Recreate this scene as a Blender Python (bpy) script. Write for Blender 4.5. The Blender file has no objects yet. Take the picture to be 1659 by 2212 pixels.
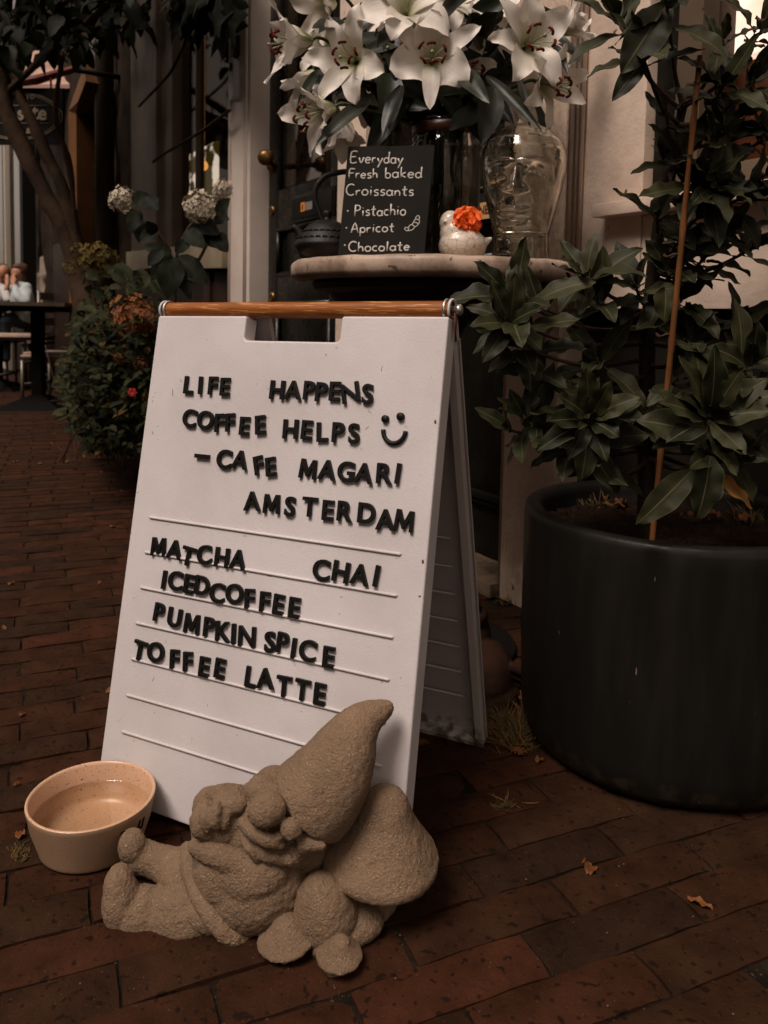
import bpy, bmesh, math, random
from mathutils import Vector, Matrix, noise
from math import sin, cos, pi, radians, sqrt, atan2

sc = bpy.context.scene
R_ = random.Random(7)
# ------------------------------------------------------------------ camera
FPX, PITCH, ROLL, PY, CX, W_, H_, CAMZ = 1746.785, 0.0758, 0.0196, 820.11, 829.5, 1659.0, 2212.0, 0.64
_f = Vector((0, cos(PITCH), -sin(PITCH))); _u0 = Vector((0, sin(PITCH), cos(PITCH))); _r0 = Vector((1, 0, 0))
_r = _r0*cos(ROLL) + _u0*sin(ROLL); _u = -_r0*sin(ROLL) + _u0*cos(ROLL)
CAM = Vector((0, 0, CAMZ))
cd = bpy.data.cameras.new("camera"); cam = bpy.data.objects.new("camera", cd); sc.collection.objects.link(cam)
cam.matrix_world = Matrix(((_r.x, _u.x, -_f.x, 0), (_r.y, _u.y, -_f.y, 0), (_r.z, _u.z, -_f.z, CAMZ), (0, 0, 0, 1)))
cd.sensor_fit = 'HORIZONTAL'; cd.sensor_width = 36.0; cd.lens = 36.0*FPX/W_
cd.shift_y = (PY - H_/2)/W_; cd.shift_x = 0.0
cd.clip_start = 0.05; cd.clip_end = 500
cd.dof.use_dof = True; cd.dof.focus_distance = 1.06; cd.dof.aperture_fstop = 12.0
sc.camera = cam
# ------------------------------------------------------------------ sky, sun, exposure
SUN_EL, SUN_AZ = radians(56), radians(-138)      # azimuth from +Y clockwise: behind the camera, to the left
wd = bpy.data.worlds.new("World"); sc.world = wd; wd.use_nodes = True
nt = wd.node_tree; nt.nodes.clear()
sky = nt.nodes.new('ShaderNodeTexSky'); sky.sky_type = 'NISHITA'; sky.sun_disc = False
sky.sun_elevation = SUN_EL; sky.sun_rotation = SUN_AZ; sky.dust_density = 3.0; sky.ozone_density = 0.6; sky.air_density = 1.0
hs = nt.nodes.new('ShaderNodeHueSaturation'); hs.inputs['Saturation'].default_value = 0.18
mx = nt.nodes.new('ShaderNodeMixRGB'); mx.blend_type = 'MULTIPLY'; mx.inputs[0].default_value = 1.0; mx.inputs[2].default_value = (1.0, 0.80, 0.655, 1)
bg = nt.nodes.new('ShaderNodeBackground'); bg.inputs['Strength'].default_value = 0.134
ow = nt.nodes.new('ShaderNodeOutputWorld')
nt.links.new(sky.outputs[0], hs.inputs['Color']); nt.links.new(hs.outputs[0], mx.inputs[1]); nt.links.new(mx.outputs[0], bg.inputs['Color']); nt.links.new(bg.outputs[0], ow.inputs['Surface'])
sd = bpy.data.lights.new("sun", 'SUN'); sd.energy = 2.85; sd.angle = radians(24); sd.color = (1.0, 0.88, 0.81)
so = bpy.data.objects.new("sun", sd); sc.collection.objects.link(so)
_sdir = Vector((sin(SUN_AZ)*cos(SUN_EL), cos(SUN_AZ)*cos(SUN_EL), sin(SUN_EL)))
so.rotation_euler = _sdir.to_track_quat('Z', 'Y').to_euler(); so.location = (-3, -4, 8)
sc.view_settings.view_transform = 'Standard'; sc.view_settings.look = 'None'
sc.view_settings.exposure = 0.0; sc.view_settings.gamma = 1.0
try:
    sc.cycles.use_denoising = True; sc.cycles.max_bounces = 10; sc.cycles.transmission_bounces = 10; sc.cycles.transparent_max_bounces = 24
    sc.cycles.sample_clamp_indirect = 6.0; sc.cycles.caustics_refractive = False; sc.cycles.caustics_reflective = False
except Exception: pass

# ------------------------------------------------------------------ placing helpers
def ray(x, y): return _f + _r*((x - CX)/FPX) - _u*((y - PY)/FPX)
def at(x, y, Y):
    d = ray(x, y); return CAM + d*(Y/d.y)
def on_z(x, y, z=0.0):
    d = ray(x, y); return CAM + d*((z - CAMZ)/d.z)
def on_plane(x, y, p, n):
    d = ray(x, y); return CAM + d*((p - CAM).dot(n)/d.dot(n))
WA = 0.553
WT = Vector((-sin(WA), cos(WA), 0)); WN = Vector((-cos(WA), -sin(WA), 0)); UPZ = Vector((0, 0, 1))
W0 = on_z(1085, 1285)
def wp(s, z, o=0.0): return W0 + WT*s + WN*o + UPZ*z
def wall_at(x, y, o=0.0):
    p = on_plane(x, y, W0 + WN*o, WN); return (p - W0).dot(WT), p.z

# ------------------------------------------------------------------ object helpers
OFF = {}
def link(o): sc.collection.objects.link(o); return o
def tag(o, label=None, cat=None, group=None, kind=None):
    if label: o['label'] = label
    if cat: o['category'] = cat
    if group: o['group'] = group
    if kind: o['kind'] = kind
    return o
def thing(name, loc, label, cat, group=None):
    o = bpy.data.objects.new(name, None); o.empty_display_size = 0.05; o.location = loc; link(o)
    OFF[o.name] = Vector(loc); return tag(o, label, cat, group)
def fin(name, bm, mat, parent=None, smooth=True, label=None, autosm=None, origin=None):
    """link a bmesh given in world coordinates as one mesh object"""
    off = OFF[parent.name] if parent else (Vector(origin) if origin else Vector((0, 0, 0)))
    if off.length > 0: bmesh.ops.translate(bm, verts=bm.verts, vec=-off)
    me = bpy.data.meshes.new(name); bm.to_mesh(me); bm.free()
    for m in (mat if isinstance(mat, (list, tuple)) else [mat]): me.materials.append(m)
    if smooth:
        me.polygons.foreach_set('use_smooth', [True]*len(me.polygons))
        if autosm is not None: me.set_sharp_from_angle(angle=radians(autosm))
    o = bpy.data.objects.new(name, me); link(o)
    if parent: o.parent = parent; OFF[o.name] = off
    else:
        o.location = off; OFF[o.name] = off
    if label: o['label'] = label
    return o
def BM(): return bmesh.new()
def quad(bm, a, b, c, d, mi=0):
    f = bm.faces.new([bm.verts.new(p) for p in (a, b, c, d)]); f.material_index = mi; return f
def hexa(bm, P, mi=0):
    """8 points: bottom 0-3 ccw, top 4-7"""
    v = [bm.verts.new(p) for p in P]; fs = []
    for idx in ((3, 2, 1, 0), (4, 5, 6, 7), (0, 1, 5, 4), (1, 2, 6, 5), (2, 3, 7, 6), (3, 0, 4, 7)):
        f = bm.faces.new([v[i] for i in idx]); f.material_index = mi; fs.append(f)
    return v, fs
def bevel_all(bm, w, seg=2):
    bmesh.ops.bevel(bm, geom=list(bm.edges), offset=w, segments=seg, profile=0.5, affect='EDGES', clamp_overlap=True)
def boxw(bm, s0, s1, z0, z1, o0, o1, mi=0, dz=0.0):
    """box in facade coordinates; dz = rise of z per metre of s"""
    if s0 > s1: s0, s1 = s1, s0
    if o0 > o1: o0, o1 = o1, o0
    g = lambda s, z, o: wp(s, z + dz*s, o)
    return hexa(bm, [g(s0, z0, o0), g(s1, z0, o0), g(s1, z0, o1), g(s0, z0, o1), g(s0, z1, o0), g(s1, z1, o0), g(s1, z1, o1), g(s0, z1, o1)], mi)
def boxaxes(bm, c, ex, ey, ez, hx, hy, hz, mi=0):
    P = [c + ex*a*hx + ey*b*hy + ez*d*hz for d in (-1, 1) for a, b in ((-1, -1), (1, -1), (1, 1), (-1, 1))]
    return hexa(bm, P, mi)
def frames(pts):
    ts = []
    for i in range(len(pts)):
        a = pts[max(i-1, 0)]; b = pts[min(i+1, len(pts)-1)]; t = (b - a)
        ts.append(t.normalized() if t.length > 1e-9 else Vector((0, 0, 1)))
    n = ts[0].cross(Vector((0, 0, 1)));  n = n if n.length > 0.1 else ts[0].cross(Vector((1, 0, 0)))
    n.normalize(); out = []
    for t in ts:
        n = (n - t*n.dot(t)); n = n.normalized() if n.length > 1e-6 else t.orthogonal().normalized()
        out.append((t, n, t.cross(n)))
    return out
def tube(bm, pts, rad, n=8, cap=True, flat=1.0, nrm=None, mi=0):
    """tube through pts; rad a number or a list; flat squashes along nrm"""
    pts = [Vector(p) for p in pts]
    if not isinstance(rad, (list, tuple)): rad = [rad]*len(pts)
    rings = []
    fr = frames(pts)
    for p, r, (t, a, b) in zip(pts, rad, fr):
        if nrm is not None:
            b = nrm - t*nrm.dot(t); b = b.normalized() if b.length > 1e-6 else a; a = b.cross(t)
        rings.append([bm.verts.new(p + a*(r*cos(2*pi*k/n)) + b*(r*flat*sin(2*pi*k/n))) for k in range(n)])
    for i in range(len(rings)-1):
        for k in range(n):
            f = bm.faces.new((rings[i][k], rings[i][(k+1) % n], rings[i+1][(k+1) % n], rings[i+1][k])); f.material_index = mi
    if cap:
        for rg in (rings[0][::-1], rings[-1]):
            try: bm.faces.new(rg).material_index = mi
            except ValueError: pass
    return rings
def spline(P, n=8):
    """Catmull-Rom through points (vectors or tuples), n steps per span"""
    P = [Vector(p) for p in P]; out = []
    for i in range(len(P)-1):
        p0 = P[max(i-1, 0)]; p1 = P[i]; p2 = P[i+1]; p3 = P[min(i+2, len(P)-1)]
        for k in range(n):
            t = k/n
            out.append(0.5*((2*p1) + (p2-p0)*t + (2*p0-5*p1+4*p2-p3)*t*t + (3*p1-p0-3*p2+p3)*t*t*t))
    out.append(P[-1]); return out
def lathe(bm, c, prof, n=48, axis=Vector((0, 0, 1)), mi=0, closed=False):
    """profile [(radius, height)] about axis through c"""
    axis = axis.normalized(); a = axis.orthogonal().normalized(); b = axis.cross(a); rings = []
    for r, h in prof:
        if r < 1e-6: rings.append([bm.verts.new(c + axis*h)])
        else: rings.append([bm.verts.new(c + axis*h + a*(r*cos(2*pi*k/n)) + b*(r*sin(2*pi*k/n))) for k in range(n)])
    prs = list(zip(rings[:-1], rings[1:]))
    if closed: prs.append((rings[-1], rings[0]))
    for A, B in prs:
        for k in range(n):
            k2 = (k+1) % n
            if len(A) == 1 and len(B) == 1: break
            if len(A) == 1: vs = (A[0], B[k2], B[k])
            elif len(B) == 1: vs = (A[k], A[k2], B[0])
            else: vs = (A[k], A[k2], B[k2], B[k])
            try: bm.faces.new(vs).material_index = mi
            except ValueError: pass
def ball(bm, c, rx, ry=None, rz=None, ex=None, ey=None, ez=None, seg=20, ring=12, mi=0):
    ry = rx if ry is None else ry; rz = rx if rz is None else rz
    ex = ex or Vector((1, 0, 0)); ey = ey or Vector((0, 1, 0)); ez = ez or Vector((0, 0, 1)); rows = []
    for i in range(ring+1):
        th = pi*i/ring
        if i in (0, ring): rows.append([bm.verts.new(c + ez*(rz*cos(th)))])
        else: rows.append([bm.verts.new(c + ex*(rx*sin(th)*cos(2*pi*k/seg)) + ey*(ry*sin(th)*sin(2*pi*k/seg)) + ez*(rz*cos(th))) for k in range(seg)])
    for A, B in zip(rows[:-1], rows[1:]):
        for k in range(seg):
            k2 = (k+1) % seg
            if len(A) == 1: vs = (A[0], B[k], B[k2])
            elif len(B) == 1: vs = (A[k], B[0], A[k2])
            else: vs = (A[k], B[k], B[k2], A[k2])
            bm.faces.new(vs).material_index = mi
def remeshed(bm, voxel, smooth=3, fac=0.5):
    """voxel-union of everything in bm, smoothed; returns a new bmesh"""
    me = bpy.data.meshes.new("tmp"); bm.to_mesh(me); bm.free(); o = bpy.data.objects.new("tmp", me); link(o)
    m = o.modifiers.new("r", 'REMESH'); m.mode = 'VOXEL'; m.voxel_size = voxel
    s = o.modifiers.new("s", 'SMOOTH'); s.iterations = smooth; s.factor = fac
    dg = bpy.context.evaluated_depsgraph_get(); ev = o.evaluated_get(dg); out = BM(); m2 = ev.to_mesh(); out.from_mesh(m2); ev.to_mesh_clear()
    bpy.data.objects.remove(o); bpy.data.meshes.remove(me); return out
def roughen(bm, amps):
    bm.normal_update()
    nv = [(v, v.normal.copy()) for v in bm.verts]
    for v, n in nv:
        d = 0.0
        for a, s in amps: d += a*noise.noise(v.co*s)
        v.co += n*d

# ------------------------------------------------------------------ materials
def N(nt, t, **k):
    n = nt.nodes.new(t)
    for a, b in k.items(): setattr(n, a, b)
    return n
def mat(name, base, rough=0.6, var=None, vscale=12, vlo=0.4, vhi=0.65, speck=None, sscale=300, sthr=0.68, bump=0.0, bscale=250, bump2=0.0, b2scale=20,
        spec=0.5, metal=0.0, coat=0.0, trans=0.0, ior=1.45, attr=None, attr_amt=0.4, stretch=None, alpha=None, emit=None, estr=0.0, sss=0.0, rvar=0.0, backcol=None):
    m = bpy.data.materials.new(name); m.use_nodes = True; t = m.node_tree; t.nodes.clear()
    out = N(t, 'ShaderNodeOutputMaterial'); b = N(t, 'ShaderNodeBsdfPrincipled'); t.links.new(b.outputs[0], out.inputs[0])
    tc = N(t, 'ShaderNodeTexCoord'); co = tc.outputs['Object']
    if stretch:
        mp = N(t, 'ShaderNodeMapping'); mp.inputs['Scale'].default_value = stretch; t.links.new(co, mp.inputs[0]); co = mp.outputs[0]
    col = None
    def noise_(scale, det=4, rgh=0.6):
        n = N(t, 'ShaderNodeTexNoise'); n.inputs['Scale'].default_value = scale; n.inputs['Detail'].default_value = det; n.inputs['Roughness'].default_value = rgh
        t.links.new(co, n.inputs['Vector']); return n.outputs['Fac']
    def ramp(src, lo, hi):
        r = N(t, 'ShaderNodeMapRange'); r.inputs[1].default_value = lo; r.inputs[2].default_value = hi; t.links.new(src, r.inputs[0]); return r.outputs[0]
    def mix(fac, a, bb, mode='MIX'):
        x = N(t, 'ShaderNodeMixRGB', blend_type=mode)
        for i, v in ((0, fac), (1, a), (2, bb)):
            if hasattr(v, 'node'): t.links.new(v, x.inputs[i])
            elif i == 0: x.inputs[0].default_value = v
            else: x.inputs[i].default_value = (*v, 1)
        return x.outputs[0]
    col = tuple(base)
    if attr:   # per-element random value in the red channel of attribute "col"; attr = second colour
        a = N(t, 'ShaderNodeAttribute'); a.attribute_name = 'col'; sp = N(t, 'ShaderNodeSeparateColor'); t.links.new(a.outputs['Color'], sp.inputs[0])
        col = mix(sp.outputs[0], col, attr)
    if var: col = mix(ramp(noise_(vscale), vlo, vhi), col, var)
    if speck: col = mix(ramp(noise_(sscale, 2, 0.5), sthr, sthr+0.03), col, speck)
    if hasattr(col, 'node'): t.links.new(col, b.inputs['Base Color'])
    else: b.inputs['Base Color'].default_value = (*col, 1)
    if rvar:
        r = N(t, 'ShaderNodeMapRange'); r.inputs[1].default_value = 0.35; r.inputs[2].default_value = 0.65; r.inputs[3].default_value = max(rough-rvar, 0.02); r.inputs[4].default_value = rough+rvar
        t.links.new(noise_(30), r.inputs[0]); t.links.new(r.outputs[0], b.inputs['Roughness'])
    else: b.inputs['Roughness'].default_value = rough
    b.inputs['Metallic'].default_value = metal; b.inputs['IOR'].default_value = ior
    b.inputs['Specular IOR Level'].default_value = spec; b.inputs['Transmission Weight'].default_value = trans
    b.inputs['Coat Weight'].default_value = coat; b.inputs['Subsurface Weight'].default_value = sss
    if sss: b.inputs['Subsurface Radius'].default_value = (0.01, 0.008, 0.006); b.inputs['Subsurface Scale'].default_value = 0.3
    if emit: b.inputs['Emission Color'].default_value = (*emit, 1); b.inputs['Emission Strength'].default_value = estr
    nrm = None
    for bs, sca in ((bump2, b2scale), (bump, bscale)):
        if bs:
            bp = N(t, 'ShaderNodeBump'); bp.inputs['Strength'].default_value = min(bs, 1.0); bp.inputs['Distance'].default_value = 0.002 if sca > 60 else 0.01
            t.links.new(noise_(sca, 5, 0.65), bp.inputs['Height'])
            if nrm is not None: t.links.new(nrm, bp.inputs['Normal'])
            nrm = bp.outputs[0]
    if nrm is not None: t.links.new(nrm, b.inputs['Normal'])
    return m
def leaf_mat(name, c1, c2, vein, rough=0.4, transl=0.12, veinw=0.055, edge=None, spec=0.3):
    """leaf: red of 'col' = per-leaf tint, green = distance from the midrib, blue = yellowing"""
    m = bpy.data.materials.new(name); m.use_nodes = True; t = m.node_tree; t.nodes.clear()
    out = N(t, 'ShaderNodeOutputMaterial'); b = N(t, 'ShaderNodeBsdfPrincipled'); tr = N(t, 'ShaderNodeBsdfTranslucent'); ms = N(t, 'ShaderNodeMixShader')
    a = N(t, 'ShaderNodeAttribute'); a.attribute_name = 'col'; sp = N(t, 'ShaderNodeSeparateColor'); t.links.new(a.outputs['Color'], sp.inputs[0])
    x = N(t, 'ShaderNodeMixRGB'); t.links.new(sp.outputs[0], x.inputs[0]); x.inputs[1].default_value = (*c1, 1); x.inputs[2].default_value = (*c2, 1)
    tc = N(t, 'ShaderNodeTexCoord'); n = N(t, 'ShaderNodeTexNoise'); n.inputs['Scale'].default_value = 60; n.inputs['Detail'].default_value = 4; t.links.new(tc.outputs['Object'], n.inputs['Vector'])
    r0 = N(t, 'ShaderNodeMapRange'); r0.inputs[1].default_value = 0.3; r0.inputs[2].default_value = 0.7; r0.inputs[3].default_value = 0.65; r0.inputs[4].default_value = 1.3; t.links.new(n.outputs['Fac'], r0.inputs[0])
    x1 = N(t, 'ShaderNodeMixRGB', blend_type='MULTIPLY'); x1.inputs[0].default_value = 1; t.links.new(x.outputs[0], x1.inputs[1]); t.links.new(r0.outputs[0], x1.inputs[2])
    xy = N(t, 'ShaderNodeMixRGB'); t.links.new(sp.outputs[2], xy.inputs[0]); t.links.new(x1.outputs[0], xy.inputs[1]); xy.inputs[2].default_value = (0.20, 0.075, 0.012, 1)
    rr = N(t, 'ShaderNodeMapRange'); rr.inputs[1].default_value = veinw*0.5; rr.inputs[2].default_value = veinw*1.4; rr.inputs[3].default_value = 1; rr.inputs[4].default_value = 0; t.links.new(sp.outputs[1], rr.inputs[0])
    xv = N(t, 'ShaderNodeMixRGB'); t.links.new(rr.outputs[0], xv.inputs[0]); t.links.new(xy.outputs[0], xv.inputs[1]); xv.inputs[2].default_value = (*vein, 1)
    last = xv.outputs[0]
    if edge:
        re = N(t, 'ShaderNodeMapRange'); re.inputs[1].default_value = 0.90; re.inputs[2].default_value = 0.99; t.links.new(sp.outputs[1], re.inputs[0])
        xe = N(t, 'ShaderNodeMixRGB'); t.links.new(re.outputs[0], xe.inputs[0]); t.links.new(last, xe.inputs[1]); xe.inputs[2].default_value = (*edge, 1); last = xe.outputs[0]
    t.links.new(last, b.inputs['Base Color']); t.links.new(last, tr.inputs['Color'])
    b.inputs['Roughness'].default_value = rough; b.inputs['Specular IOR Level'].default_value = spec
    bp = N(t, 'ShaderNodeBump'); bp.inputs['Strength'].default_value = 0.25; bp.inputs['Distance'].default_value = 0.002; t.links.new(n.outputs['Fac'], bp.inputs['Height']); t.links.new(bp.outputs[0], b.inputs['Normal'])
    ms.inputs[0].default_value = transl; t.links.new(b.outputs[0], ms.inputs[1]); t.links.new(tr.outputs[0], ms.inputs[2]); t.links.new(ms.outputs[0], out.inputs[0])
    return m
def glass_mat(name, color=(1, 1, 1), rough=0.0, ior=1.45, bump=0.0, bscale=30, dist=0.004):
    m = bpy.data.materials.new(name); m.use_nodes = True; t = m.node_tree; t.nodes.clear()
    out = N(t, 'ShaderNodeOutputMaterial'); g = N(t, 'ShaderNodeBsdfGlass'); g.inputs['Color'].default_value = (*color, 1); g.inputs['Roughness'].default_value = rough; g.inputs['IOR'].default_value = ior
    if bump:
        tc = N(t, 'ShaderNodeTexCoord'); n = N(t, 'ShaderNodeTexNoise'); n.inputs['Scale'].default_value = bscale; n.inputs['Detail'].default_value = 3; t.links.new(tc.outputs['Object'], n.inputs['Vector'])
        bp = N(t, 'ShaderNodeBump'); bp.inputs['Strength'].default_value = bump; bp.inputs['Distance'].default_value = dist; t.links.new(n.outputs['Fac'], bp.inputs['Height']); t.links.new(bp.outputs[0], g.inputs['Normal'])
    t.links.new(g.outputs[0], out.inputs[0]); return m
def pane_mat(name, tint=(0.9, 0.9, 0.9), refl=0.25, fk=1.0):
    """thin window pane: see-through plus a mirror-like part that grows at a glancing angle"""
    m = bpy.data.materials.new(name); m.use_nodes = True; t = m.node_tree; t.nodes.clear()
    out = N(t, 'ShaderNodeOutputMaterial'); tr = N(t, 'ShaderNodeBsdfTransparent'); tr.inputs[0].default_value = (*tint, 1)
    gl = N(t, 'ShaderNodeBsdfGlossy'); gl.inputs['Roughness'].default_value = 0.02; ms = N(t, 'ShaderNodeMixShader'); lw = N(t, 'ShaderNodeFresnel'); lw.inputs[0].default_value = 1.5
    ad = N(t, 'ShaderNodeMath', operation='ADD', use_clamp=True); ad.inputs[1].default_value = refl; mm = N(t, 'ShaderNodeMath', operation='MULTIPLY'); mm.inputs[1].default_value = fk; t.links.new(lw.outputs[0], mm.inputs[0]); t.links.new(mm.outputs[0], ad.inputs[0])
    t.links.new(ad.outputs[0], ms.inputs[0]); t.links.new(tr.outputs[0], ms.inputs[1]); t.links.new(gl.outputs[0], ms.inputs[2]); t.links.new(ms.outputs[0], out.inputs[0]); return m

def vcol(bm): return bm.loops.layers.float_color.get('col') or bm.loops.layers.float_color.new('col')
def setcol(faces, layer, c):
    for f in faces:
        for l in f.loops: l[layer] = c
def leaf(bm, p, d, up, L, Wd, droop=0.35, wave=0.06, tint=None, fold=0.25, yellow=0.0, nu=8, nv=4, shape=1.0, twist=0.0, rnd=R_):
    """lanceolate leaf: base p, direction d, upper side up"""
    lay = vcol(bm); d = d.normalized(); side = d.cross(up); side = side.normalized() if side.length > 1e-5 else d.orthogonal().normalized(); upn = side.cross(d).normalized()
    tint = rnd.random() if tint is None else tint; ph = rnd.random()*6.28; fr = rnd.uniform(2.2, 3.6)
    rows = []; q = Vector(p); ang = 0.0; dd = d
    for i in range(nu+1):
        u = i/nu
        if i > 0:
            ang = -droop*1.4*(u**1.3); dd = d*cos(ang) + upn*sin(ang); q = q + dd*(L/nu)
        un = upn*cos(ang) - d*sin(ang)
        tw = twist*u; sd_ = side*cos(tw) + un*sin(tw); un2 = un*cos(tw) - side*sin(tw)
        w = Wd*0.5*(sin(pi*min(1, (u*0.96+0.03))**(0.85*shape)))**0.85 if u < 1 else 0.0
        row = []
        for j in range(nv+1):
            v = -1 + 2*j/nv; wv = wave*Wd*sin(fr*2*pi*u*0.9 + ph + (1.3 if v > 0 else 0))*abs(v)**2
            row.append((bm.verts.new(q + sd_*(w*v) + un2*(fold*w*abs(v) + wv)), abs(v)))
        rows.append(row)
    for i in range(nu):
        for j in range(nv):
            A, B, C, D = rows[i][j], rows[i][j+1], rows[i+1][j+1], rows[i+1][j]
            try: f = bm.faces.new((A[0], B[0], C[0], D[0]))
            except ValueError: continue
            for l, vv in zip(f.loops, (A, B, C, D)): l[lay] = (tint, vv[1], yellow*(0.35+0.65*vv[1]), 1)
# ================================================================== palette
M = {}
M['white_plastic'] = mat('white_plastic', (0.575, 0.535, 0.535), 0.5, var=(0.50, 0.46, 0.455), vscale=5, speck=(0.33, 0.29, 0.27), sscale=90, sthr=0.745, bump=0.25, bscale=500, bump2=0.05, b2scale=25, spec=0.35)
M['grey_plastic'] = mat('back_plastic', (0.44, 0.385, 0.365), 0.55, var=(0.40, 0.35, 0.33), vscale=6, bump=0.15, bscale=400)
M['letter'] = mat('black_letter', (0.006, 0.0055, 0.005), 0.5, bump=0.1, spec=0.25)
M['handle_wood'] = mat('handle_wood', (0.27, 0.088, 0.018), 0.42, var=(0.16, 0.045, 0.009), vscale=40, vlo=0.38, vhi=0.66, speck=(0.42, 0.19, 0.065), sscale=75, sthr=0.60, stretch=(0.35, 0.35, 7), bump=0.1, bscale=90, spec=0.3)
M['metal'] = mat('dull_metal', (0.55, 0.52, 0.48), 0.35, metal=0.9, rvar=0.15)
M['black_metal'] = mat('black_metal', (0.006, 0.005, 0.004), 0.6, spec=0.12)
M['rust'] = mat('rusty_metal', (0.12, 0.035, 0.012), 0.75, var=(0.03, 0.015, 0.01), vscale=60)
M['stone'] = mat('rough_stone', (0.315, 0.212, 0.135), 0.95, var=(0.225, 0.152, 0.096), vscale=20, vlo=0.3, vhi=0.7, speck=(0.50, 0.36, 0.25), sscale=520, sthr=0.66, bump=1.0, bscale=430, bump2=0.55, b2scale=130, spec=0.12)
M['bowl'] = mat('bowl_glaze', (0.58, 0.365, 0.235), 0.30, var=(0.52, 0.325, 0.205), vscale=15, speck=(0.11, 0.06, 0.035), sscale=480, sthr=0.65, bump=0.05, bscale=300)
M['bowl_out'] = mat('bowl_outside', (0.31, 0.198, 0.122), 0.6, var=(0.275, 0.172, 0.105), vscale=20, speck=(0.13, 0.075, 0.042), sscale=420, sthr=0.68, spec=0.25)
M['pot'] = mat('pot_charcoal', (0.0080, 0.0072, 0.0060), 0.42, var=(0.0125, 0.0110, 0.0086), vscale=26, vlo=0.46, vhi=0.74, speck=(0.14, 0.105, 0.07), sscale=190, sthr=0.765, stretch=(1, 1, 0.16), rvar=0.14, bump=0.12, bscale=200, spec=0.2)
def dirty_base(m, z0, z1, colr):
    t = m.node_tree; b = [n for n in t.nodes if n.type == 'BSDF_PRINCIPLED'][0]; src = b.inputs['Base Color'].links[0].from_socket
    tc = N(t, 'ShaderNodeTexCoord'); sx = N(t, 'ShaderNodeSeparateXYZ'); t.links.new(tc.outputs['Object'], sx.inputs[0]); n = N(t, 'ShaderNodeTexNoise'); n.inputs['Scale'].default_value = 55; n.inputs['Detail'].default_value = 6; t.links.new(tc.outputs['Object'], n.inputs['Vector'])
    ad = N(t, 'ShaderNodeMath', operation='MULTIPLY_ADD'); ad.inputs[1].default_value = -0.16; t.links.new(n.outputs['Fac'], ad.inputs[0]); t.links.new(sx.outputs['Z'], ad.inputs[2])
    r = N(t, 'ShaderNodeMapRange'); r.inputs[1].default_value = z1 - .08; r.inputs[2].default_value = z0 - .08; t.links.new(ad.outputs[0], r.inputs[0])
    x = N(t, 'ShaderNodeMixRGB'); t.links.new(r.outputs[0], x.inputs[0]); t.links.new(src, x.inputs[1]); x.inputs[2].default_value = (*colr, 1); t.links.new(x.outputs[0], b.inputs['Base Color'])
dirty_base(M['pot'], 0.004, 0.030, (0.022, 0.0175, 0.010))
M['soil'] = mat('soil', (0.010, 0.006, 0.004), 0.95, var=(0.028, 0.015, 0.008), vscale=90, bump=1.0, bscale=160, bump2=0.8, b2scale=40, spec=0.1)
M['bark'] = mat('bark', (0.030, 0.019, 0.011), 0.8, var=(0.016, 0.011, 0.007), vscale=60, bump=0.6, bscale=150, spec=0.2)
M['twig'] = mat('twig', (0.042, 0.017, 0.010), 0.6, var=(0.028, 0.019, 0.009), vscale=40, spec=0.25)
M['bamboo'] = mat('bamboo', (0.165, 0.064, 0.020), 0.6, var=(0.105, 0.040, 0.013), vscale=40, stretch=(3, 3, 0.3), spec=0.2)
M['laurel'] = leaf_mat('laurel_leaf', (0.0085, 0.0108, 0.0036), (0.033, 0.0335, 0.0120), (0.095, 0.084, 0.034), rough=0.58, transl=0.07, veinw=0.04, edge=(0.048, 0.044, 0.018), spec=0.22)
M['lily_leaf'] = leaf_mat('lily_leaf', (0.006, 0.0085, 0.0045), (0.017, 0.021, 0.010), (0.010, 0.013, 0.006), rough=0.4, transl=0.08)
M['stem'] = mat('green_stem', (0.040, 0.044, 0.018), 0.5, spec=0.3)
M['petal'] = None
M['anther'] = mat('anther', (0.085, 0.010, 0.004), 0.8, bump=0.3, spec=0.2)
M['filament'] = mat('filament', (0.36, 0.35, 0.21), 0.5)
M['marble'] = mat('marble_top', (0.40, 0.30, 0.23), 0.5, var=(0.20, 0.135, 0.095), vscale=16, vlo=0.42, vhi=0.62, speck=(0.10, 0.06, 0.04), sscale=70, sthr=0.68, bump=0.2, bscale=150)
M['dark_wood'] = mat('dark_wood', (0.008, 0.004, 0.003), 0.5, var=(0.016, 0.007, 0.004), vscale=20, spec=0.25)
M['board'] = mat('chalkboard', (0.0095, 0.0088, 0.0072), 0.75, var=(0.014, 0.0128, 0.010), vscale=20, spec=0.15)
M['chalk'] = mat('chalk_paint', (0.50, 0.47, 0.43), 0.85, spec=0.2)
M['iron'] = mat('cast_iron', (0.006, 0.005, 0.004), 0.5, bump=0.5, bscale=140, spec=0.3)
M['crackle'] = None
M['orange_petal'] = mat('orange_petal', (0.85, 0.13, 0.004), 0.6, var=(0.62, 0.06, 0.003), vscale=60, sss=0.1)
M['paint_white'] = mat('old_white_paint', (0.66, 0.525, 0.425), 0.40, var=(0.54, 0.42, 0.335), vscale=7, speck=(0.09, 0.055, 0.035), sscale=38, sthr=0.73, bump2=0.30, b2scale=16, bump=0.12, bscale=120, rvar=0.15)
M['paint_gloss'] = mat('glossy_white_paint', (0.68, 0.53, 0.415), 0.14, var=(0.54, 0.41, 0.31), vscale=9, speck=(0.08, 0.05, 0.035), sscale=45, sthr=0.72, bump2=0.65, b2scale=60, stretch=(1, 1, 0.45), coat=0.6)
M['paint_pillar'] = mat('pillar_paint', (0.64, 0.545, 0.475), 0.30, var=(0.57, 0.48, 0.42), vscale=6, bump=0.05)
M['paint_dim'] = mat('window_paint', (0.115, 0.083, 0.055), 0.5, var=(0.085, 0.06, 0.04), vscale=6, spec=0.3)
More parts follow.
